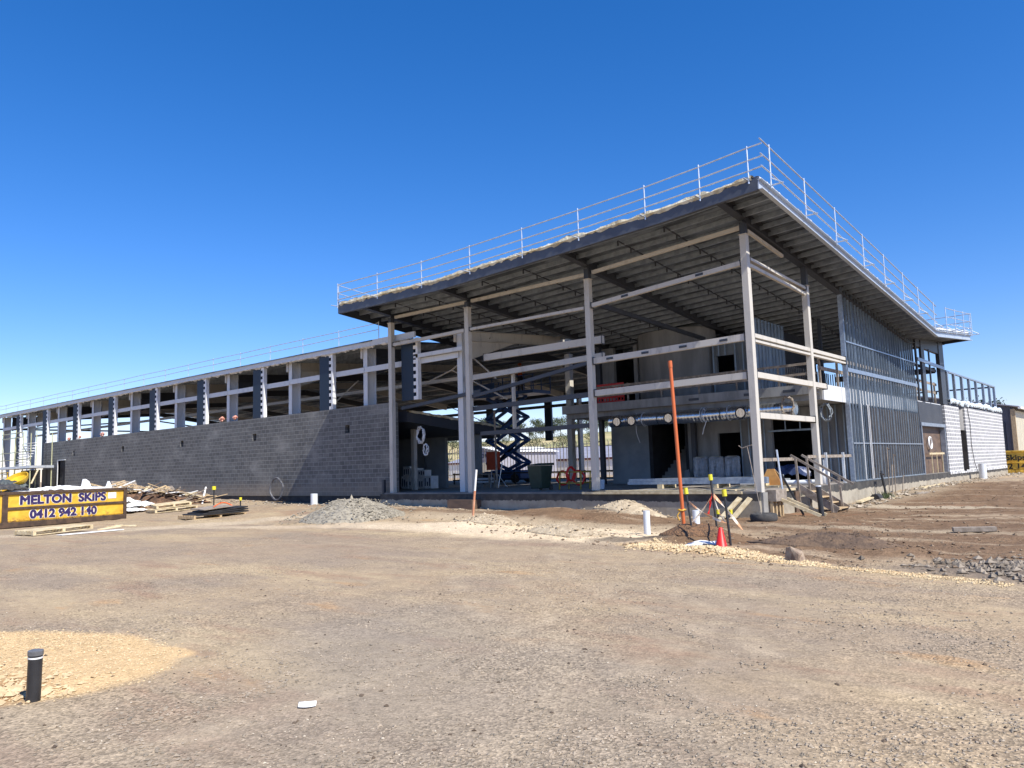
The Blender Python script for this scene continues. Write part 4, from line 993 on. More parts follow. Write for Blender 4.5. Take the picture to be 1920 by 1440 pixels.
# rubbish in the skip (a crumpled mass) and the pieces that stand out of it
ux, uy = math.cos(a_), math.sin(a_); nx_, ny_ = -uy, ux      # along the bin, and into the bin
def sp_(u, v_, z): return Vector((-32.45+ux*u+nx_*v_, 9.2+uy*u+ny_*v_, z))
rnd = random.Random(21)
def crumple(c, sx, sy, h, seed, n_=14, ang=0):
    rr = random.Random(seed); mb = MB(); vs = []
    for i in range(n_+1):
        for j in range(n_+1):
            u = (i/n_-.5); v_ = (j/n_-.5); e = noise.noise(Vector((u*5+seed, v_*5, seed)))*.7+noise.noise(Vector((u*13, v_*13+seed, 1)))*.5
            fall = max(0, 1-(2*u)**4)*max(0, 1-(2*v_)**4)
            x_ = u*sx; y_ = v_*sy; ca, sa = math.cos(ang), math.sin(ang)
            vs.append((c[0]+x_*ca-y_*sa+rr.uniform(-.01, .01), c[1]+x_*sa+y_*ca, c[2]+h*(fall*.8+e*.6)))
    m_ = n_+1
    mb.add(vs, [(i*m_+j, (i+1)*m_+j, (i+1)*m_+j+1, i*m_+j+1) for i in range(n_) for j in range(n_)]); return mb
def sheetthing(name, label, c, sx, sy, h, seed, m, cat, ang=0, group=None):
    o = solo(name, crumple(c, sx, sy, h, seed, 14, ang), m, label, cat, group, smooth=False, loc=tuple(c))
    sd = o.modifiers.new('thick', 'SOLIDIFY'); sd.thickness = .02; return o
fill = solo('rubbish', crumple(sp_(2.9, 1.2, 1.0), 5.3, 2.0, .28, 3, 30, a_), simple('mixed_rubbish', (.45, .43, .4), (.12, .10, .09), 3.5, .9, 0, .8, 9, .05, lo=.45, hi=.55), None, None, kind='stuff')
sheetthing('plastic_sheet', 'crumpled white plastic sheet on the middle of the skip load', sp_(3.0, .8, 1.33), 1.9, 1.0, .16, 4, paper, 'plastic sheet', a_)
sheetthing('plastic_sheet', 'crumpled white plastic hanging near the left end of the skip load', sp_(1.3, .35, 1.32), 1.5, .6, .12, 5, paper, 'plastic sheet', a_)
sheetthing('plastic_sheet', 'long white plastic sheet at the right of the skip load', sp_(4.3, .9, 1.30), 2.0, .9, .10, 6, tatter, 'plastic sheet', a_)
sheetthing('rubber_mat', 'dark grey rubber mat draped over the left end of the skip', sp_(.55, .55, 1.42), 1.5, 1.2, .22, 8, rubber, 'mat', a_+.1)
sheetthing('tarpaulin', 'dark green folded tarpaulin heaped on the skip load', sp_(1.2, 1.5, 1.5), 1.4, 1.0, .3, 9, simple('green_grey_tarp', (.09, .11, .11), (.05, .06, .06), 3, .6), 'tarpaulin', a_)
sheetthing('cardboard_sheet', 'flattened brown board lying at the back left of the skip load', sp_(.3, 1.9, 1.62), 1.9, .9, .12, 10, ply, 'cardboard', a_)
solo('paper_scrap', MB().prism([sp_(3.95, .7, 1.35), sp_(4.3, .7, 1.35), sp_(4.22, .75, 1.62), sp_(4.1, .8, 1.72)], Vector((nx_, ny_, 0))*.2), paper, 'crumpled white sack poking up from the skip load', 'sack')
solo('paper_scrap', MB().prism([sp_(4.95, .6, 1.35), sp_(5.15, .6, 1.35), sp_(5.06, .62, 1.60)], Vector((nx_, ny_, 0))*.15), paper, 'small white pointed scrap at the right end of the skip load', 'scrap')
yb = MB().lathe((0, 0, 0), [(.12, 0), (.26, .03), (.34, .14), (.36, .26), (.33, .26), (.3, .14), (.1, .06)], 14)
o = solo('yellow_tub', yb, simple('yellow_machine_paint', (.68, .42, .02), (.5, .3, .02), 4, .5), 'broken yellow tub lying tilted on top of the skip load', 'tub', smooth=True); o.location = sp_(1.75, 1.4, 1.62); o.rotation_euler = (.5, .3, 0); o.scale = (1.2, 1.2, 1)
solo('timber_offcut', MB().bar(sp_(2.1, 1.2, 1.6), sp_(2.55, 1.5, 2.15), .05, .03), pale_timber, 'pale timber offcut sticking up out of the skip load', 'timber')

# ------------------------------------------------------------------ pallets and timber
def pallet_at(name, label, loc, ang, tilt=(0, 0), m=pale_timber, L=1.16, W=1.16, group=None, slats=7):
    t = thing(name, label, 'pallet', loc, group, ang); t.rotation_euler = (tilt[0], tilt[1], ang)
    mb = MB()
    for i in range(slats): mb.box(0, L, i*(W-.1)/(slats-1), i*(W-.1)/(slats-1)+.1, .118, .14)
    part('top_boards', mb, m, t, local=True)
    for i in range(3): part('bearer', MB().box(i*(L-.09)/2, i*(L-.09)/2+.09, 0, W, .022, .116), m, t, local=True)
    mb = MB()
    for i in range(3): mb.box(0, L, i*(W-.1)/2, i*(W-.1)/2+.1, 0, .02)
    part('bottom_boards', mb, m, t, local=True)
    return t
pallet_at('pallet', 'pale pallet lying alone in front of the lettered skip', (-27.0, 8.75, .02), 1.75, (0, -.03), L=1.9, W=1.1)
solo('white_board', MB().bar((-26.2, 9.2, .03), (-26.6, 11.2, .03), .3, .02), paper, 'long flat white board beside the lone pallet', 'board')
for i, (x, y, an) in enumerate(((-27.2, 10.7, 1.2), (-27.3, 11.0, 2.0), (-27.1, 11.2, .8))): solo('timber_offcut', MB().bar((x, y, .05+.05*i), (x+.7*math.cos(an), y+.7*math.sin(an), .12), .07, .04), pale_timber, ['short timber offcut at the end of the lone pallet, lowest', 'short timber offcut crossing the end of the lone pallet', 'short timber offcut jutting right of the lone pallet'][i], 'timber', 'offcuts by the lone pallet')
# low stack with black sheets
gz = g(-29, 15.5)
pallet_at('pallet', 'weathered pallet under the black sheets left of the grey gravel mound', (-28.7, 14.75, gz), 1.65, m=timber, L=2.3, W=1.1)
t = thing('black_sheet_stack', 'black folded membrane sheets stacked on the weathered pallet', 'sheet stack', (-29.2, 15.8, gz+.14))
for i in range(3): part('sheet', MB().obox((-29.25-.05*i, 15.95+.12*i, gz+.18+.065*i), (1.0, 2.3-.2*i, .05), rotm((.02+.02*i, .03, .10+.05*i))), black, t, bevel=.01)
solo('warped_board', MB().obox((-29.2, 15.8, gz+.40), (.8, 1.5, .03), rotm((.06, .05, .2))), grey_timber, 'weathered brown board lying on top of the black sheets', 'board')
wire('orange_hose', 'pink orange hose looped over the black sheet stack', [(-29.0, 15.7, gz+.42), (-29.0, 16.0, gz+.56), (-29.1, 16.3, gz+.54), (-29.0, 16.5, gz+.42)], hivis, .025, 'hose')
def capped_stake(loc, h, label, lean=(0, 0), r=.022, m=black, cat='stake', capr=.045, caph=.11, group=None, capm=yellow):
    x, y, z = loc; t = thing('capped_stake', label, cat, (x, y, z), group)
    top = (x+lean[0], y+lean[1], z+h)
    part('stake_rod', MB().tube((x, y, z-.1), top, r, 10), m, t, smooth=True)
    d = Vector((lean[0], lean[1], h)).normalized()
    part('safety_cap', MB().tube(Vector(top)-d*caph, Vector(top)+d*.02, capr, 12), capm, t, smooth=True); return t
capped_stake((-33.97, 18.4, .2), 1.0, 'tall yellow capped stake behind the black sheet stack', r=.03, capr=.09, caph=.14)
capped_stake((-31.5, 18.3, .2), .5, 'short yellow capped stake right behind the black sheet stack', r=.03, capr=.06)
solo('cable_reel', torus((-34.5, 22.0, .95), .55, .05, 'y', 26, .02), simple('grey_hose', (.13, .13, .14), None, 4, .6), 'large loop of grey hose leaning on the charcoal wall', 'hose', smooth=True)

# heap of broken pallets and timber beyond the skip
rnd = random.Random(33)
W0 = [(-40.5, 17.6), (-39.8, 18.8), (-39.4, 19.6), (-38.8, 20.4)]
for i in range(7):
    x = -41.0+.40*i+rnd.uniform(-.3, .3); y = 16.2+.48*i; z = g(x, y)
    tl = (rnd.uniform(.1, .5), rnd.uniform(-.5, .1))
    pallet_at('pallet', ['broken pallet at the foot of the timber heap next to the skip', 'broken pallet second from the skip in the timber heap', 'broken pallet propped third from the skip in the timber heap', 'broken pallet in the middle of the timber heap',
              'broken pallet on the right shoulder of the timber heap', 'broken pallet low on the right of the timber heap', 'broken pallet at the far right end of the timber heap'][i], (x, y, z+[.5, .75, .65, .5, .35, .15, .0][i]), rnd.uniform(1.2, 2.1), tl, [ply, grey_timber, timber][i % 3], group='broken pallets in the timber heap')
for i in range(120):
    f = rnd.random()**1.15; y = 15.7+f*4.3; x = -40.2+f*1.8+rnd.gauss(0, .7); h = 1.05*(1-f)**.7*math.exp(-((x+40.2-f*2.0)/1.4)**2); u_ = min(1, (y-15.6)/4.6); z = g(x, y)+(1.0*(1-u_)**.6*min(1, u_*6+.3))*math.exp(-((x+40.3-1.9*u_)/1.5)**4)*rnd.uniform(.8, 1.15)+.06; L = rnd.uniform(.5, 1.9); an = rnd.gauss(1.6, .6); tl = rnd.gauss(0, .25)
    d = Vector((math.cos(an)*math.cos(tl), math.sin(an)*math.cos(tl), math.sin(tl)))*L/2; c_ = Vector((x, y, z+.1))
    o = solo('timber_offcut', MB().bar(c_-d, c_+d, rnd.uniform(.06, .14), .035), rnd.choice((timber, pale_timber, grey_timber, ply, timber, paper)), 'loose length of timber tangled in the heap by the charcoal wall', 'timber', 'loose timber in the heap')
hb = MB(); cols_ = 26
for i in range(cols_+1):
    for j in range(13):
        u = i/cols_; v_ = j/12-.5; y_ = 15.6+4.6*u; x_ = -40.3+1.9*u+v_*2.6; e = noise.noise(Vector((x_*2.3, y_*2.3, 4)))*.22
        hb.v.append((x_, y_, g(x_, y_)-.05+(1.0*(1-u)**.6*min(1, u*6+.3)+e)*max(0, 1-(2*v_)**4)))
hb.f = [(i*13+j, (i+1)*13+j, (i+1)*13+j+1, i*13+j+1) for i in range(cols_) for j in range(12)]
solo('rubbish', hb, simple('brown_rubbish', (.22, .12, .065), (.06, .035, .022), 3.5, .9, 0, 1.0, 8, .1), None, None, kind='stuff')
o = solo('timber_offcut', MB().bar((-39.0, 18.3, 1.2), (-38.0, 20.4, .45), .13, .05), pale_timber, 'long pale plank sloping down the right side of the timber heap', 'timber')
for i, (x, y, z, sx, sy, h) in enumerate(((-38.5, 15.9, .45, 2.0, 1.3, .3), (-38.0, 16.5, .25, 2.2, 1.2, .2), (-39.6, 16.8, .95, .7, .8, .15), (-37.2, 16.0, .12, 1.5, 1.0, .1))):
    sheetthing('plastic_sheet', ['crumpled white foam sheets heaped behind the right end of the skip', 'white plastic sheet at the foot of the timber heap', 'white plastic sheet high on the timber heap', 'low white plastic scrap in front of the timber heap'][i], (x, y, z+g(x, y)), sx, sy, h, 20+i, paper, 'plastic sheet', .3)
pallet_at('pallet', 'yellowish pallet lying flat in front of the timber heap', (-34.6, 16.0, g(-35, 16.3)+.02), 1.5, (0, -.05), pale_timber, 1.9, 1.1)
pallet_at('pallet', 'second yellowish pallet resting on the flat one before the heap', (-34.9, 16.2, g(-35, 16.3)+.18), 1.35, (.05, -.08), pale_timber, 1.5, 1.1)

# ------------------------------------------------------------------ mounds
def mound(name, label, cx, cy, prof, m, seed, z0=-.1, n_=56, rings=26, sc2=1.0, stones=0, sm=None):
    """prof(r,theta) -> height over radius 1"""
    mb = MB(); R_ = prof[0]; H_ = prof[1]
    mb.v.append((cx, cy, g(cx, cy)+H_*(1+.1*noise.noise(Vector((seed, 0, 0))))))
    for i in range(1, rings+1):
        for j in range(n_):
            t = 2*math.pi*j/n_; f = i/rings; rr = R_*f*(1+.16*noise.noise(Vector((math.cos(t)*1.5, math.sin(t)*1.5, seed))))
            x = cx+rr*math.cos(t); y = cy+rr*math.sin(t)*sc2
            h = H_*max(0, (1-f))**.9*(1-.25*math.exp(-(f/.2)**2)); e = noise.noise(Vector((x*2.2, y*2.2, seed)))*.13+noise.noise(Vector((x*7, y*7, seed)))*.06
            mb.v.append((x, y, g(x, y)+h+e*H_*(1.1-f)*1.2-(.06 if i == rings else -.012)))
    mb.f += [(0, 1+j, 1+(j+1) % n_) for j in range(n_)]
    for i in range(rings-1):
        b0 = 1+i*n_; mb.f += [(b0+j, b0+n_+j, b0+n_+(j+1) % n_, b0+(j+1) % n_) for j in range(n_)]
    t = thing(name, label, 'mound', (cx, cy, g(cx, cy)))
    part('heap', mb, m, t, smooth=True)
    if stones:
        rnd = random.Random(seed); sb = MB()
        for q in range(stones):
            f = rnd.random()**.6; th = rnd.uniform(0, 6.283); rr = R_*f*(.97 if rnd.random() < .8 else 1.35); x = cx+rr*math.cos(th); y = cy+rr*math.sin(th)*sc2; h = H_*max(0, (1-f))**.9*(1-.25*math.exp(-(f/.2)**2)); e = noise.noise(Vector((x*2.2, y*2.2, seed)))*.13+noise.noise(Vector((x*7, y*7, seed)))*.06
            stone(sb, (x, y, g(x, y)+h+e*H_*(1.1-f)*1.2+.015), rnd.uniform(.012, .05)*(1.6 if rnd.random() < .06 else 1), rnd)
        p_ = part('loose_stones', sb, sm or m, t); p_['kind'] = 'stuff'
    return t
def stone(mb, c, s_, rnd, flat=.6):
    vs = []
    for d in ((1, 0, 0), (-1, 0, 0), (0, 1, 0), (0, -1, 0), (0, 0, 1), (0, 0, -1)):
        k_ = rnd.uniform(.6, 1.25)*s_; vs.append((c[0]+d[0]*k_+rnd.uniform(-.3, .3)*s_, c[1]+d[1]*k_+rnd.uniform(-.3, .3)*s_, c[2]+d[2]*k_*flat+rnd.uniform(-.15, .15)*s_))
    mb.add(vs, [(0, 2, 4), (2, 1, 4), (1, 3, 4), (3, 0, 4), (2, 0, 5), (1, 2, 5), (3, 1, 5), (0, 3, 5)])
grav_grey = simple('crushed_rock', (.34, .305, .235), (.19, .17, .135), 9, .95, 0, .8, 30, .03)
sand_pale = simple('pale_sand', (.50, .41, .28), (.34, .27, .18), 5, .95, 0, .8, 22, .03)
dirt_m = simple('brown_soil', (.17, .11, .065), (.09, .06, .04), 4, .95, 0, .9, 14, .05)
mound('gravel_mound', 'tall grey heap of crushed rock in front of the charcoal wall', -21.9, 16.9, (1.8, .82), grav_grey, 1, stones=2200)
mound('sand_mound', 'low pale heap of broken sand at the foot of the orange tipped stake', -15.4, 16.9, (1.1, .20), sand_pale, 2, sc2=.55, stones=320)
mound('sand_mound', 'low flat heap of lumpy pale sand right of the orange tipped stake', -11.4, 15.1, (1.2, .17), sand_pale, 3, sc2=.45, stones=320)
mound('soil_mound', 'small pale topped soil heap below the middle column', -12.9, 20.3, (1.3, .17), sand_pale, 5, sc2=.5, stones=220)
mound('soil_mound', 'dark brown soil heap right of the red traffic cone', -5.2, 14.7, (1.5, .22), dirt_m, 6, sc2=.5, stones=150)
mound('root_mound', 'brown stringy soil heap around the orange conduit', -8.0, 15.1, (.85, .26), simple('fibrous_red_soil', (.25, .135, .065), (.10, .06, .035), 12, .95, 0, 1.0, 30, .05), 7, sc2=.6, stones=60)

# ------------------------------------------------------------------ conduit, capped stakes, tape, cone
t = thing('orange_conduit', 'tall leaning orange conduit standing in the ground before the corner column', 'conduit', (-8.45, 15.5, g(-8.45, 15.5)))
part('conduit_pipe', MB().tube((-8.45, 15.5, -.05), (-8.60, 15.52, 3.86), .040, 14), orange, t, smooth=True)
part('conduit_socket', MB().tube((-8.597, 15.52, 3.78), (-8.604, 15.52, 3.93), .048, 14), orange, t, smooth=True)
part('yellow_tie', torus((-8.49, 15.5, .62), .07, .02, 'z', 14, .01).path([(-8.5, 15.44, .6), (-8.55, 15.4, .5), (-8.52, 15.42, .4)], .014), simple('orange_yellow_tape', (.75, .42, .05), None, 5, .6), t, smooth=True)
capped_stake((-7.95, 14.94, g(-7.95, 14.94)), .93, 'yellow capped black stake right beside the orange conduit', (-.13, .02), .022)
capped_stake((-7.80, 15.76, g(-7.8, 15.76)), 1.23, 'tallest yellow capped black stake, tapes tied round its neck', (-.10, 0), .024)
capped_stake((-6.58, 13.81, g(-6.58, 13.81)), 1.03, 'yellow capped black stake nearest the camera beside the traffic cone', (-.08, 0), .024)
A = Vector((-8.02, 14.95, .72+.1)); B = Vector((-7.87, 15.76, .95)); C_ = Vector((-6.60, 13.81, .48)); G_ = Vector((-7.6, 16.2, .12))
def tape(name, label, a, b, sag, w_=.05, m=None, cat='tape', group='barrier tapes between the capped stakes'):
    mb = MB(); vs = []; n_ = 14; rr = random.Random(hash(label) % 100)
    for i in range(n_+1):
        t = i/n_; p_ = a.lerp(b, t)-Vector((0, 0, sag*4*t*(1-t))); tw = t*5; o_ = Vector((0, math.sin(tw)*w_/2, math.cos(tw)*w_/2)); vs += [p_+o_, p_-o_]
    mb.add(vs, [(2*i, 2*i+1, 2*i+3, 2*i+2) for i in range(n_)])
    o = solo(name, mb, m or tape_m, label, cat, group); sd = o.modifiers.new('thick', 'SOLIDIFY'); sd.thickness = .006; return o
k = NT('orange_white_tape'); v = k.pos(); s_ = k.n('ShaderNodeSeparateXYZ'); k.link(v, s_.inputs[0])
q = k.math('SINE', k.math('MULTIPLY', s_.outputs[0], 11)); tape_m = k.done(k.mix(k.mr(q, -.2, .2), (.60, .52, .42), (.58, .30, .15)), .5)
tape('barrier_tape', 'orange and white tape from the conduit side stake to the near stake', A, C_, .05)
tape('barrier_tape', 'twisted tape from the tallest stake down behind the conduit', B, Vector((-8.35, 15.5, .32)), .08)
tape('barrier_tape', 'loose tape trailing from the tallest stake to the ground', B, Vector((-7.35, 16.0, .18)), -.03, .08)
tape('barrier_tape', 'tape sagging from the tallest stake to the near stake', B+Vector((.02, -.02, -.05)), C_+Vector((0, 0, -.02)), .1, .04)
tape('red_ribbon', 'short red ribbon hanging from the tallest stake', B+Vector((0, -.03, -.02)), B+Vector((-.08, -.1, -.42)), 0, .09, red, 'ribbon', None)
t = thing('traffic_cone', 'small red traffic cone by the near capped stake', 'traffic cone', (-6.72, 13.70, .0))
part('cone_body', MB().lathe((-6.72, 13.70, g(-6.72, 13.7)-.02), [(.125, .0), (.12, .02), (.105, .035), (.038, .37), (.03, .38), (.025, .35)], 20), red, t, smooth=True)
solo('white_scrap', crumple((-7.15, 14.0, .06), .8, .35, .08, 41, 8), paper, 'flat white plastic scrap behind the traffic cone', 'scrap', loc=(-7.15, 14.0, .06))
solo('grey_slab_piece', MB().obox((-7.0, 13.9, .07), (.35, .3, .04), rotm((.1, .05, .4))), blackdull, 'dark flat board piece under the white scrap by the cone', 'board')
def pvcpipe(name, label, x, y, h, r, lean=0, m=pvc, ring=None, capn=None):
    z = g(x, y); t = thing(name, label, 'pipe', (x, y, z))
    part('pipe_body', MB().add(*(lambda b: (b.v, b.f))(MB().lathe((0, 0, 0), [(r, -.1), (r, h), (r-.008, h), (r-.008, h-.15)], 20))), m, t, smooth=True, local=True)
    t.rotation_euler = (0, lean, 0)
    if ring: part('white_band', MB().lathe((0, 0, 0), [(r+.002, h-ring), (r+.002, h-ring+.012)], 20), paper, t, smooth=True, local=True)
    if capn: part('end_cap', MB().lathe((0, 0, 0), [(r+.004, h-.03), (r+.004, h+.002), (r*.7, h+.008), (0, h+.004)], 20), capn, t, smooth=True, local=True)
    return t
pvcpipe('pvc_pipe', 'white pipe stub standing left of the orange conduit', -9.76, 16.11, .55, .078)
pvcpipe('pvc_pipe', 'white pipe stub standing just right of the orange conduit', -9.09, 17.28, .50, .085)
pvcpipe('pvc_pipe', 'white pipe stub behind the grey gravel mound', -30.2, 21.2, .5, .16)
pvcpipe('pvc_pipe', 'wide white pipe stub beside the pale block wall', -8.75, 50.5, .85, .2)
pvcpipe('black_pipe', 'black pipe standing before the timber steps', -8.16, 23.13, .88, .075, -.05, black, capn=pvc)
pvcpipe('bollard_pipe', 'black pipe with silver cap in the yellow gravel, nearest the camera', -6.82, 2.25, .37, .050, .05, black, ring=.055, capn=simple('dull_grey_cap', (.16, .165, .17), (.1, .1, .105), 8, .5))
t = thing('leaning_stake', 'orange lower half and white upper half stake leaning before the third column', 'stake', (-16.82, 17.57, .1))
part('stake_lower', MB().tube((-16.82, 17.57, .0), (-16.69, 17.57, .98), .035, 10), simple('faded_orange', (.50, .20, .10), (.62, .33, .2), 5, .5), t, smooth=True)
part('stake_upper', MB().tube((-16.69, 17.57, .98), (-16.6, 17.57, 1.62), .033, 10), paper, t, smooth=True)

# tyre, base of props, steps
t = thing('tyre', 'old tyre lying flat at the foot of the corner column', 'tyre', (-8.95, 20.9, .02))
part('tyre_body', MB().lathe((-8.95, 20.9, g(-8.95, 20.9)-.01), [(.20, .02), (.27, .0), (.34, .02), (.365, .07), (.365, .17), (.34, .21), (.27, .23), (.20, .21), (.19, .12), (.20, .02)], 28), rubber, t, smooth=True)
solo('marker_rod', MB().tube((-9.0, 20.9, .1), (-9.35, 21.0, 2.05), .012, 6).path([(-9.6, 21.0, 2.08), (-9.5, 21, 2.0), (-9.35, 21.0, 2.05), (-9.2, 21, 2.08)], .012), grey_timber, 'thin pale rod standing in the tyre with a bent wire top', 'rod', smooth=True)
for i, (a, b) in enumerate((((-10.35, 21.1, -.02), (-9.95, 21.65, .58)), ((-10.0, 21.1, -.02), (-9.62, 21.6, .58)))):
    solo('leaning_board', MB().bar(a, b, .16, .045, (0, -.6, .8)), pale_timber, ['pale board leaning on the slab edge left of the corner column, outer', 'pale board leaning on the slab edge right next to the corner column'][i], 'board')
for i, x in enumerate((-10.5, -10.1)): capped_stake((x, 21.3, .0), .24, ['very short yellow capped peg beside the outer leaning board', 'very short yellow capped peg between the two leaning boards'][i], r=.03, capr=.05)
t = thing('formwork_prop', 'timber posts and braces propping formwork at the slab corner', 'formwork', (-9.15, 22.7, 0))
part('form_box', MB().box(-9.38, -9.1, 22.2, 23.0, .45, .78), grey_timber, t)
for y in (22.25, 22.5, 22.75, 22.97): part('timber_post', MB().box(-9.3, -9.22, y-.04, y+.04, -.05, .46), timber, t)
for y in (22.6, 23.05): part('brace', MB().bar((-9.2, y, .52), (-8.05, y+.15, .02), .06, .09), pale_timber, t)
part('brace', MB().bar((-9.3, 23.2, 1.2), (-8.75, 23.3, .0), .03, .06), black, t)
part('guard_post', MB().tube((-9.2, 23.0, .5), (-9.32, 23.0, 1.95), .03, 8), pipe_steel, t, smooth=True)
t = thing('edge_handrail', 'pale timber handrail along the slab edge between the corner columns', 'handrail', (-9.5, 25, .76))
part('rail', MB().bar((-9.5, 22.3, 1.66), (-9.5, 24.75, 1.66), .035, .1), grey_timber, t); part('rail', MB().bar((-9.5, 26.0, 1.72), (-9.5, 30.4, 1.72), .035, .1), grey_timber, t)
for y in (27.6, 29.4): part('post', MB().box(-9.52, -9.44, y, y+.09, .7, 1.85), pipe_steel, t)
t = thing('timber_steps', 'weathered timber steps with handrails up to the slab', 'steps', (-8.7, 25.1, 0))
Y0, Y1 = 24.65, 25.6
for y in (Y0, Y1):
    part('stringer', MB().bar((-9.38, y, .78), (-8.2, y, .05), .04, .22, (.5, 0, .8)), grey_timber, t)
    part('handrail', MB().bar((-9.55, y, 1.78), (-8.0, y, .82), .035, .07, (.5, 0, .8)), grey_timber, t)
    for x, zt, zb in ((-9.32, 1.66, -.02), (-8.35, 1.04, -.02)): part('post', MB().bar((x, y-.035, zb), (x-.06, y-.035, zt), .04, .065, (1, 0, 0)), grey_timber, t)
for i in range(4): part('tread', MB().box(-9.25+i*.27, -9.0+i*.27, Y0+.02, Y1-.02, .60-i*.17, .635-i*.17), timber, t)
part('back_board', MB().box(-9.37, -9.33, 24.3, Y0-.05, .0, .66), ply, t)
# things on the slab by the corner
t = thing('trestle_stand', 'orange plywood trestle standing on the slab by the steps', 'trestle', (-10.6, 25.6, .76))
part('trestle_side', MB().prism([(-10.95, 25.35, .80), (-10.15, 25.35, .80), (-10.45, 25.45, 1.35), (-10.68, 25.45, 1.35)], (0, .03, 0)), simple('orange_ply', (.55, .28, .08), (.42, .2, .06), 3, .6), t)
part('trestle_back', MB().prism([(-10.95, 25.85, .80), (-10.15, 25.85, .80), (-10.45, 25.5, 1.35), (-10.68, 25.5, 1.35)], (0, .03, 0)), timber, t)
for i, (a, b) in enumerate((((-11.6, 24.9, .79), (-10.0, 24.7, .79)), ((-11.3, 25.2, .80), (-9.8, 25.1, .80)), ((-11.8, 24.5, .78), (-10.6, 24.3, .78)))):
    solo('timber_offcut', MB().bar(a, b, .12, .04), pale_timber, ['pale timber length lying by the orange trestle, middle one', 'pale timber length lying under the orange trestle', 'pale timber length lying nearest the slab corner'][i], 'timber', 'timbers on the slab corner')
for i in range(2): solo('pvc_length', MB().tube((-12.0, 26.2+.3*i, .86), (-9.75, 26.9+.3*i, .86), .08, 12), pvc, ['long white pipe lying on the slab behind the orange trestle, front one', 'long white pipe lying on the slab behind the orange trestle, back one'][i], 'pipe', smooth=True)
t = thing('gas_bottle', 'small white pump unit on the slab between column and stud wall', 'pump', (-9.9, 28.6, .76))
part('tank', MB().lathe((-9.9, 28.6, .76), [(.16, 0), (.18, .05), (.18, .38), (.1, .5), (.04, .56)], 16), paper, t, smooth=True); part('valve', MB().tube((-9.9, 28.6, 1.3), (-9.9, 28.6, 1.6), .025, 8), pipe_steel, t, smooth=True)
solo('material_stack', MB().box(-12.6, -11.3, 28.2, 29.0, .76, .95).box(-12.5, -11.5, 28.3, 28.9, .955, 1.1), plaster, 'low stack of grey boards on the slab below the duct', 'board stack')
solo('blue_tarp_stack', crumple((-11.8, 30.4, 1.1), 1.4, .6, .35, 60, 10), simple('dark_blue_wrap', (.03, .05, .12), (.05, .07, .15), 4, .4), 'dark blue wrapped goods in the ground floor doorway', 'goods', loc=(-11.8, 30.4, 1.1))

# along the plinth
t = thing('steel_bars', 'rusty bent starter bars sprouting from the ground by the plinth', 'starter bars', (-8.9, 33.6, 0))
for i, (x, y, dx, dy, h) in enumerate(((-9.0, 32.7, -.1, -.1, .9), (-8.9, 32.8, .0, .1, 1.9), (-9.0, 34.0, .1, -.3, 1.6), (-8.9, 34.6, .05, .1, .7), (-8.95, 33.4, -.02, .3, 1.2))):
    z = g(x, y); part('bar', MB().path([(x, y, z-.05), (x+dx*.5, y+dy*.4, z+h*.5), (x+dx, y+dy, z+h), (x+dx, y+dy+.25, z+h*.96)], .02 if i else .05, 6), grey_timber if i else black, t, smooth=True)
solo('black_drum', MB().tube((-8.95, 31.0, .1), (-8.95, 31.5, .1), .17, 14), blackdull, 'short black drum lying against the plinth', 'drum', smooth=True)
for i, (a, b) in enumerate((((-8.8, 28.6, .1), (-9.1, 31.2, .14)), ((-8.5, 31.5, .08), (-8.6, 33.5, .1)), ((-8.3, 34.0, .14), (-7.9, 37.0, .17)), ((-8.9, 37.5, .25), (-8.9, 41.5, .27)), ((-3.95, 19.0, .05), (-3.2, 19.3, .06)))):
    solo('timber_offcut', MB().bar(a, b, [.2, .12, .3, .25, .2][i], [.05, .03, .03, .05, .09][i]), [pale_timber, pale_timber, grey_timber, pale_timber, grey_timber][i], ['pale plank on the ground along the plinth, right of the steps', 'narrow pale plank lying clear of the plinth', 'flat weathered board on the mud before the stud wall', 'pale plank by the plinth below the plywood hoarding', 'short dark timber block alone on the open mud'][i], 'timber')
wd = MB(); rnd = random.Random(12)
for i in range(90): 
    x, y = -8.9+rnd.gauss(0, .15), 31.9+rnd.gauss(0, .3); z = g(x, y); a = rnd.uniform(0, 6.28); h = rnd.uniform(.08, .3); wd.add([(x, y, z), (x+.04, y, z), (x+.12*math.cos(a), y+.12*math.sin(a), z+h)], [(0, 1, 2)])
solo('weed', wd, simple('weed_green', (.06, .09, .03), (.1, .12, .05), 5, .8), 'small green weed growing at the foot of the plinth', 'weed')
# boulder and the crushed cup
rb = MB().add([(-.17, -.1, 0), (.16, -.12, 0), (.2, .1, 0), (-.12, .13, 0), (-.16, -.06, .17), (-.02, -.09, .19), (.19, -.07, .1), (.1, .1, .13), (-.12, .1, .16)], [(0, 3, 2, 1), (0, 1, 6, 5, 4), (1, 2, 7, 6), (2, 3, 8, 7), (3, 0, 4, 8), (4, 5, 8), (5, 7, 8), (5, 6, 7)])
o = solo('boulder', rb, simple('brown_rock', (.36, .28, .2), (.16, .11, .08), 6, .9, 0, .6, 16, .02), 'angular brown rock at the edge of the mud', 'rock', bevel=.012); o.location = (-4.98, 12.75, -.01); o.rotation_euler = (0, 0, -.3); o.scale = (.8, 1, 1.35)
cup = MB(); vs = []; n_ = 12
for i in range(n_+1):
    for j in range(5):
        t = math.pi*(i/n_); u = j/4; vs.append((-.062+.124*i/n_, -.045*math.sin(t)*(.5+.5*u)+.05*u, .012+.02*u+.012*math.sin(t)*u))
cup.add(vs, [(i*5+j, (i+1)*5+j, (i+1)*5+j+1, i*5+j+1) for i in range(n_) for j in range(4)])
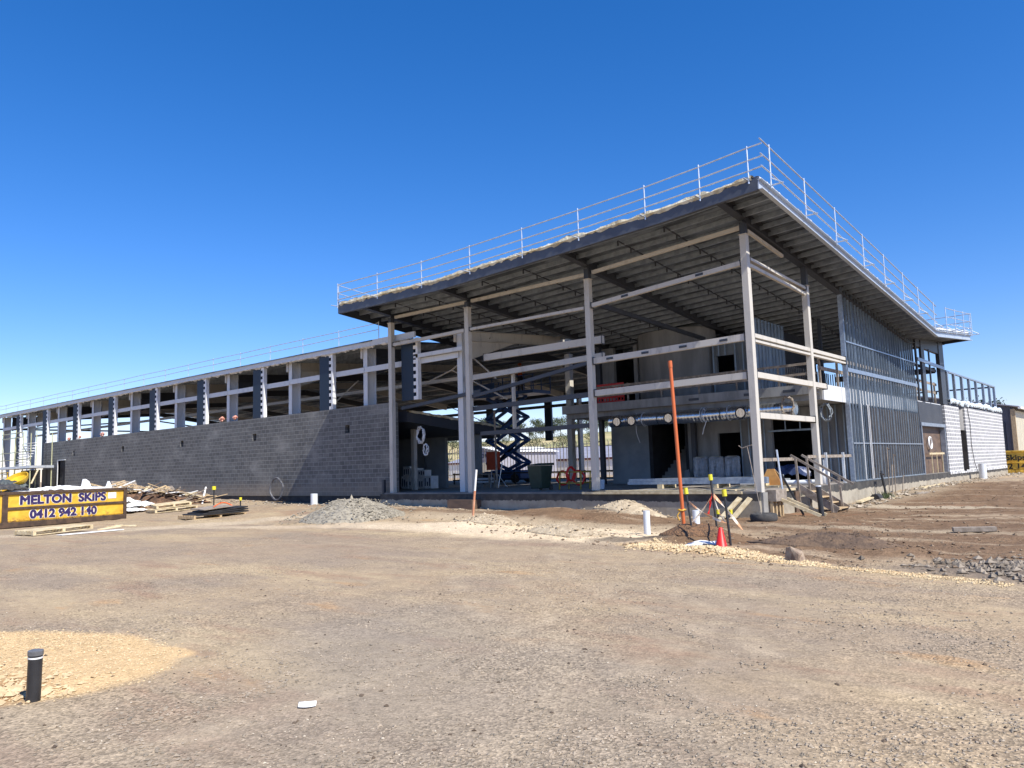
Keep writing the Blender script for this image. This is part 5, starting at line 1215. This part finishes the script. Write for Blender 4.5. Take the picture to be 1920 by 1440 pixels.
o = solo('crushed_cup', cup, paper, 'crushed white cup piece lying on the bare gravel', 'cup'); o.location = (-4.88, 3.36, .004); o.rotation_euler = (0, 0, .85); o.modifiers.new('thick', 'SOLIDIFY').thickness = .004

# ------------------------------------------------------------------ loose gravel
def scatter(name, n_, sampler, smin, smax, m, seed, flat=.6, power=3):
    rnd = random.Random(seed); mb = MB(); c_ = 0
    while c_ < n_:
        q = sampler(rnd)
        if q is None: continue
        x, y = q; s_ = smin+(smax-smin)*rnd.random()**power; stone(mb, (x, y, gn(x, y)+s_*.2), s_, rnd, flat); c_ += 1
    return solo(name, mb, m, None, None, kind='stuff')
def in_yellow(x, y):
    dx, dy = x+8.7, y-2.35; c_, s_ = math.cos(R(18)), math.sin(R(18)); u = (dx*c_+dy*s_)/2.05; v_ = (-dx*s_+dy*c_)/1.35; return u*u+v_*v_
def view_pt(rnd, r0, r1, p=1.0):
    r_ = r0*(r1/r0)**(rnd.random()**p); a = va+rnd.uniform(-R(37), R(37)); return r_*math.cos(a), r_*math.sin(a)
def sm_gravel(rnd):
    x, y = view_pt(rnd, 2.2, 15)
    if in_yellow(x, y) < 1.0: return None
    if noise.noise(Vector((x*.55, y*.55, 7)))*1.6+.30 < rnd.random(): return None
    if y > 13.5: return None
    return x, y
gcol = simple('loose_gravel', (.37, .30, .22), (.19, .16, .12), 3.0, .95, 0, 0)
scatter('gravel', 30000, sm_gravel, .0035, .017, gcol, 1)
scatter('gravel', 2200, sm_gravel, .003, .014, simple('pale_pebble', (.52, .45, .34), (.40, .34, .26), 3, .9, 0, 0), 2)
scatter('gravel', 900, lambda r_: view_pt(r_, 2.4, 14), .006, .022, simple('dark_clod', (.15, .11, .075), (.07, .05, .035), 3, .95, 0, 0), 14, power=2.5)
def sm_ridge(rnd):
    x, y = view_pt(rnd, 2.2, 10)
    q = abs(noise.noise(Vector((x*.35, y*.8, 31))))
    return (x, y) if q < .06 and in_yellow(x, y) > 1.05 else None
scatter('gravel', 5000, sm_ridge, .006, .022, gcol, 15, power=2.2)
ycol = simple('yellow_crushed_rock', (.60, .47, .28), (.46, .34, .19), 6, .95, 0, 0)
def sm_y(rnd):
    x, y = -8.3+rnd.uniform(-2.3, 2.3), 2.5+rnd.uniform(-1.8, 1.8)
    return (x, y) if in_yellow(x, y) < 1.0+abs(rnd.gauss(0, .10)) or ((x+7.75)**2/.36+(y-3.42)**2/.1 < 1) else None
scatter('gravel', 10000, sm_y, .004, .016, ycol, 3)
def sm_y2(rnd):
    x = -7.2+rnd.gauss(0, .45); y = 1.9+rnd.gauss(0, .35); return (x, y) if in_yellow(x, y) < 1.05 else None
scatter('gravel', 500, sm_y2, .015, .05, ycol, 4, power=2)
def sm_strip(rnd):
    t = rnd.random()**1.2; x = -8.6+t*4.2; return x, 13.85-.31*(x+8.8)+rnd.gauss(0, .26*(1-.6*t))
scatter('gravel', 3400, sm_strip, .012, .05, ycol, 5, power=2)
def sm_edge(rnd):
    x = rnd.uniform(-5, -1.8); return x, 13.85-.31*(x+8.8)+rnd.gauss(-.12, .1)
scatter('gravel', 900, sm_edge, .01, .03, ycol, 6, power=2)
dcol = simple('dark_crushed_rock', (.30, .25, .19), (.10, .08, .058), 2.2, .9, 0, 0)
def sm_dark(rnd): return -.7+rnd.gauss(0, 1.0), 13.1+rnd.gauss(0, .6)
scatter('gravel', 5200, sm_dark, .010, .075, dcol, 7, power=3.2)
def sm_mud(rnd):
    x, y = view_pt(rnd, 13, 48, 1)
    if x < -9.3 and y > 21: return None
    if y < 13.2-.33*(x+8.8): return None
    return x, y
scatter('gravel', 3200, sm_mud, .010, .055, simple('mud_clods', (.26, .19, .125), (.12, .082, .052), 1.2, .95, 0, 0), 8, power=3)
def sm_foot(rnd): return rnd.uniform(-46, -11), 21.1+rnd.gauss(0, .45)
scatter('gravel', 900, sm_foot, .015, .09, simple('building_rubble', (.42, .36, .28), (.2, .165, .12), 2, .95, 0, 0), 9, power=2.5)
def sm_foot2(rnd): return -9.1+abs(rnd.gauss(0, .45)), rnd.uniform(27, 62)
scatter('gravel', 900, sm_foot2, .02, .12, bpy.data.materials['building_rubble'], 10, power=2.5)

# ------------------------------------------------------------------ what lies behind
def polar_pt(deg_az, r_): a = R(deg_az); return r_*math.sin(a), r_*math.cos(a)
hm = MB(); A0, A1, NA = -60, -12, 110; RR = [130, 150, 175, 205, 240, 280, 320, 360, 400, 460, 560, 700]
def hillz(az, r_):
    return (14.2+1.2*math.sin(az*.15)+.8*math.sin(az*.37+1))*ss(135, 330, r_)-.8
for r_ in RR:
    for i in range(NA+1):
        az = A0+(A1-A0)*i/NA; x, y = polar_pt(az, r_); hm.v.append((x, y, hillz(az, r_)*min(1, (i+.0)/8, (NA-i)/8)))
hm.f = [(j*(NA+1)+i, j*(NA+1)+i+1, (j+1)*(NA+1)+i+1, (j+1)*(NA+1)+i) for j in range(len(RR)-1) for i in range(NA)]
k = NT('dry_grass_hill'); v = k.pos()
solo('hill', hm, k.done(k.mix(k.mr(k.noise(v, .02, 5), .42, .62), (.50, .40, .20), (.24, .24, .10)), .95), None, None, kind='structure', smooth=True)
leafm = NT('leaf_green'); _v = leafm.obj()
leafm = leafm.done(leafm.mix(leafm.mr(leafm.noise(_v, .8, 4), .35, .65), (.035, .055, .022), (.075, .09, .035)), .8)
barkm = simple('bark', (.2, .16, .12), None, 4, .9)
def make_tree(name, label, h, wdt, seed, group, nleaf=1300, trunkf=.3):
    t = thing(name, label, 'tree', (0, 0, 0), group); rnd = random.Random(seed); cl = []
    tr = MB(); tr.tube((0, 0, -1), (.1*h*.2, 0, h*.45), h*.025, 7, h*.015)
    for i in range(9):
        a = rnd.uniform(0, 6.28); rr = rnd.uniform(.1, .75)*wdt/2; z = h*rnd.uniform(trunkf+.1, .88); c_ = Vector((rr*math.cos(a), rr*math.sin(a), z)); cl.append((c_, rnd.uniform(.14, .24)*wdt+.3))
        tr.tube((.05*h*.2, 0, h*.3), c_, h*.011, 5, h*.004)
    part('trunk', tr, barkm, t, local=True)
    lf = MB()
    for i in range(nleaf):
        c_, rd = rnd.choice(cl); d = Vector((rnd.gauss(0, 1), rnd.gauss(0, 1), rnd.gauss(0, .7))); d = d.normalized()*rd*rnd.uniform(.5, 1.15); p_ = c_+d
        s_ = rnd.uniform(.12, .30)*h/8; a = Vector((rnd.gauss(0, 1), rnd.gauss(0, 1), rnd.gauss(0, 1))).normalized(); b = a.orthogonal().normalized()*s_; c2 = a.cross(b).normalized()*s_*.7
        lf.add([p_-b, p_-c2*.6, p_+b, p_+c2], [(0, 1, 2, 3)])
    part('crown', lf, leafm, t, local=True)
    return t
protos = {}
def tree_at(kind, az, r_, scale=1, z=None, label=None, group=None):
    x, y = polar_pt(az, r_); z = z if z is not None else max(hillz(az, r_), 0)
    if kind not in protos:
        h, wd_, sd, tf_ = {'gum': (9, 8, 1, .3), 'bush': (4.5, 5, 2, .0), 'spread': (7, 9, 3, .15)}[kind]
        o = make_tree('gum_tree' if kind != 'bush' else 'bush', label, h, wd_, sd, group, 1500, tf_); protos[kind] = o
    else: o = copy_tree(protos[kind])
    o.location = (x, y, z-.3); o.rotation_euler = (0, 0, random.uniform(0, 6)); o.scale = (scale, scale, scale*random.uniform(.85, 1.1)); o['label'] = label; return o
random.seed(5)
for i in range(56):
    az = -58+i*.5+random.uniform(-.2, .2); tree_at('gum', az, random.uniform(300, 350), random.uniform(.6, 1.15), label='dark gum tree in the belt along the crest of the far dry hill', group='gum trees on the hill crest')
for i in range(14):
    az = -57+i*2.0+random.uniform(-.5, .5); tree_at('spread', az, random.uniform(210, 250), random.uniform(.6, 1.0), label='spreading green tree on the lower slope of the far hill', group='trees on the lower hill slope')
for i in range(44):
    az = -59+i*.65+random.uniform(-.3, .3); tree_at('bush', az, random.uniform(112, 130), random.uniform(.8, 1.2), z=.4, label='low green bush in the hedge row behind the yard buildings', group='bushes behind the yard')
tree_at('gum', -9.9, 118, 1.0, z=.0, label='dark tree crown showing above the grey shed roof on the right', group=None)
# palisade fence
t = thing('palisade_fence', 'tall pale palisade fence behind the open hall', 'fence', (-36, 50, .5))
fm = simple('fence_steel', (.42, .40, .36), (.3, .28, .25), 3, .5, .2, 0)
pc = MB(); cnt = 0
x = -72.0
allp = []
while x < -20: allp.append(x); x += .33
vis = [q for q in allp if -47 < q < -30.5][:100]
for q in vis: part('pale', MB().box(q, q+.065, 50.0, 50.02, .7, 3.42).prism([(q, 50, 3.42), (q+.065, 50, 3.42), (q+.05, 49.9, 3.58), (q+.015, 49.9, 3.58)], (0, .02, 0)), fm, t)
rest = MB()
for q in allp:
    if q not in vis: rest.box(q, q+.065, 50.0, 50.02, .7, 3.45)
o = part('pale_row', rest, fm, t); o['kind'] = 'stuff'
for z in (1.1, 3.1): part('rail', MB().box(-72, -20, 50.02, 50.06, z, z+.06), fm, t)
# yard buildings
t = thing('white_warehouse', 'long low white warehouse with a grey roof behind the palisade fence', 'building', (-52, 76, .3))
part('wall', MB().box(-76, -34, 75, 90, -.2, 2.35), shedwhite, t); part('fascia', MB().box(-76.2, -33.8, 74.9, 74.999, 2.3, 2.52), redfascia, t)
part('roof', MB().prism([(-76.3, 74.85, 2.53), (-76.3, 90, 2.53), (-76.3, 82, 4.1)], (42.6, 0, 0)), shedroof, t)
t = thing('workshop', 'small gabled workshop with a sign across its gable seen behind the orange board', 'building', (-57.8, 62, .3))
part('wall', MB().prism([(-60, 62, -.2), (-55.3, 62, -.2), (-55.3, 62, 3.30), (-57.7, 62, 3.82), (-60, 62, 3.50)], (0, 10, 0)), shedroof, t)
part('roof', MB().prism([(-60.2, 61.8, 3.56), (-57.7, 61.8, 3.90), (-55.0, 61.8, 3.36), (-55.0, 61.8, 3.42), (-57.7, 61.8, 4.0), (-60.2, 61.8, 3.64)], (0, 10.4, 0)), paper, t)
sg = part('sign', MB().box(-59.6, -55.5, 61.94, 61.99, 2.62, 3.28), shedroof, t)
text_part('lettering', 'MOTORS', .5, navy, sg, Matrix.Translation((-57.9+57.8, 61.93-62, 2.98-.3)) @ Matrix.Rotation(math.pi/2, 4, 'X') @ Matrix.Diagonal((1.3, 1, 1, 1)), .02)
part('door', MB().box(-59, -56.5, 61.93, 61.98, -.2, 2.3), ribcream, t)
# side shed on the right
t = thing('shed', 'big dark grey and cream clad shed beyond the pale block wall', 'shed', (-18, 90, .2))
X1 = -12.2
part('gable_wall', MB().prism([(-34, 88, 0), (X1, 88, 0), (X1, 88, 5.85), (X1-.6, 88, 6.25), (-23, 88, 8.0), (-34, 88, 6.2)], (0, .3, 0)), ribdarkx, t)
part('side_wall', MB().box(X1-.02, X1+.0, 88.3, 125, 0, 5.7), ribcream, t)
part('corner_post', MB().box(X1-.25, X1+.12, 87.8, 88.0, 0, 5.8), timber, t)
part('roof', MB().prism([(X1+.5, 87.7, 5.95), (X1+.5, 87.7, 6.05), (-23, 87.7, 8.25), (-34.4, 87.7, 6.3), (-34.4, 87.7, 6.2), (-23, 87.7, 8.12)], (0, 38, 0)), shedroof, t)
part('gutter', MB().box(X1+.42, X1+.65, 87.7, 125, 5.8, 6.0), paper, t)
part('roller_door', MB().box(-14.6, -13.0, 87.93, 87.99, 0, 4.6), darksteel, t)

# ------------------------------------------------------------------ scaffold stair at the far left
t = thing('scaffold_stair', 'galvanised scaffold stair tower with a deck at the far left end of the hall', 'scaffold', (-67, 21, .5))
for x in (-71.4, -69.5, -66.6, -63.4):
    for y in (20.2, 21.6): part('standard', MB().tube((x, y, .3), (x, y, 5.2 if x < -70 or x > -65 else 5.6), .035, 6), simple('yellowed_tube', (.5, .5, .3), None, 5, .5) if x == -71.4 and y == 20.2 else bpy.data.materials['yellowed_tube'], t, smooth=True)
part('deck', MB().box(-71, -67.2, 20.1, 21.7, 2.68, 2.86).box(-67.1, -63.2, 20.1, 21.7, 2.68, 2.86), pipe_steel, t)
part('ledger', MB().bar((-71.4, 20.15, 3.9), (-63.2, 20.15, 3.9), .06, .06).bar((-71.4, 20.15, 3.35), (-63.2, 20.15, 3.35), .06, .06).bar((-69.5, 20.15, 5.0), (-65, 20.15, 5.0), .06, .06).bar((-69.5, 20.15, 5.35), (-65, 20.15, 5.35), .06, .06), bpy.data.materials['yellowed_tube'], t)
for i in range(9): part('tread', MB().box(-67.6+.06*i, -65.2+.06*i, 20.4+.06*i, 20.65+.06*i, 2.95+i*.2, 3.0+i*.2), paper, t)
for i in range(6): part('tread', MB().box(-71.2, -69.6, 20.4, 20.7, .9+i*.28, .95+i*.28), pipe_steel, t)
part('lower_bay', MB().box(-70.8, -66.8, 21.9, 22.0, .4, 2.6).box(-66.2, -64.2, 21.9, 22.0, .4, 2.6), darkin, t)
t = thing('boom_lift_basket', 'yellow work basket of a boom lift at the far left edge', 'basket', (-75, 21, 1.2))
yl = bpy.data.materials['yellow_machine_paint']
bkt = MB()
for z in (1.25, 1.9, 2.5): bkt.bar((-77, 20.8, z), (-74.2, 20.8, z), .08, .08).bar((-77, 22, z), (-74.2, 22, z), .08, .08)
for x in (-76.9, -75.6, -74.3): bkt.box(x-.04, x+.04, 20.76, 20.84, 1.2, 2.54).box(x-.04, x+.04, 21.96, 22.04, 1.2, 2.54)
part('basket_frame', bkt, yl, t); part('basket_floor', MB().box(-77, -74.2, 20.8, 22, 1.1, 1.24), darksteel, t); part('base', MB().box(-77, -74, 21, 23, .4, 1.1), yl, t)
solo('machine', MB().box(-71.5, -69, 18.6, 19.6, .5, 1.3).prism([(-71, 18.5, 1.3), (-69.4, 18.5, 1.3), (-69.9, 18.5, 1.9), (-70.8, 18.5, 1.9)], (0, 1, 0)), bluesteel, 'low dark blue site machine below the scaffold stair', 'machine')
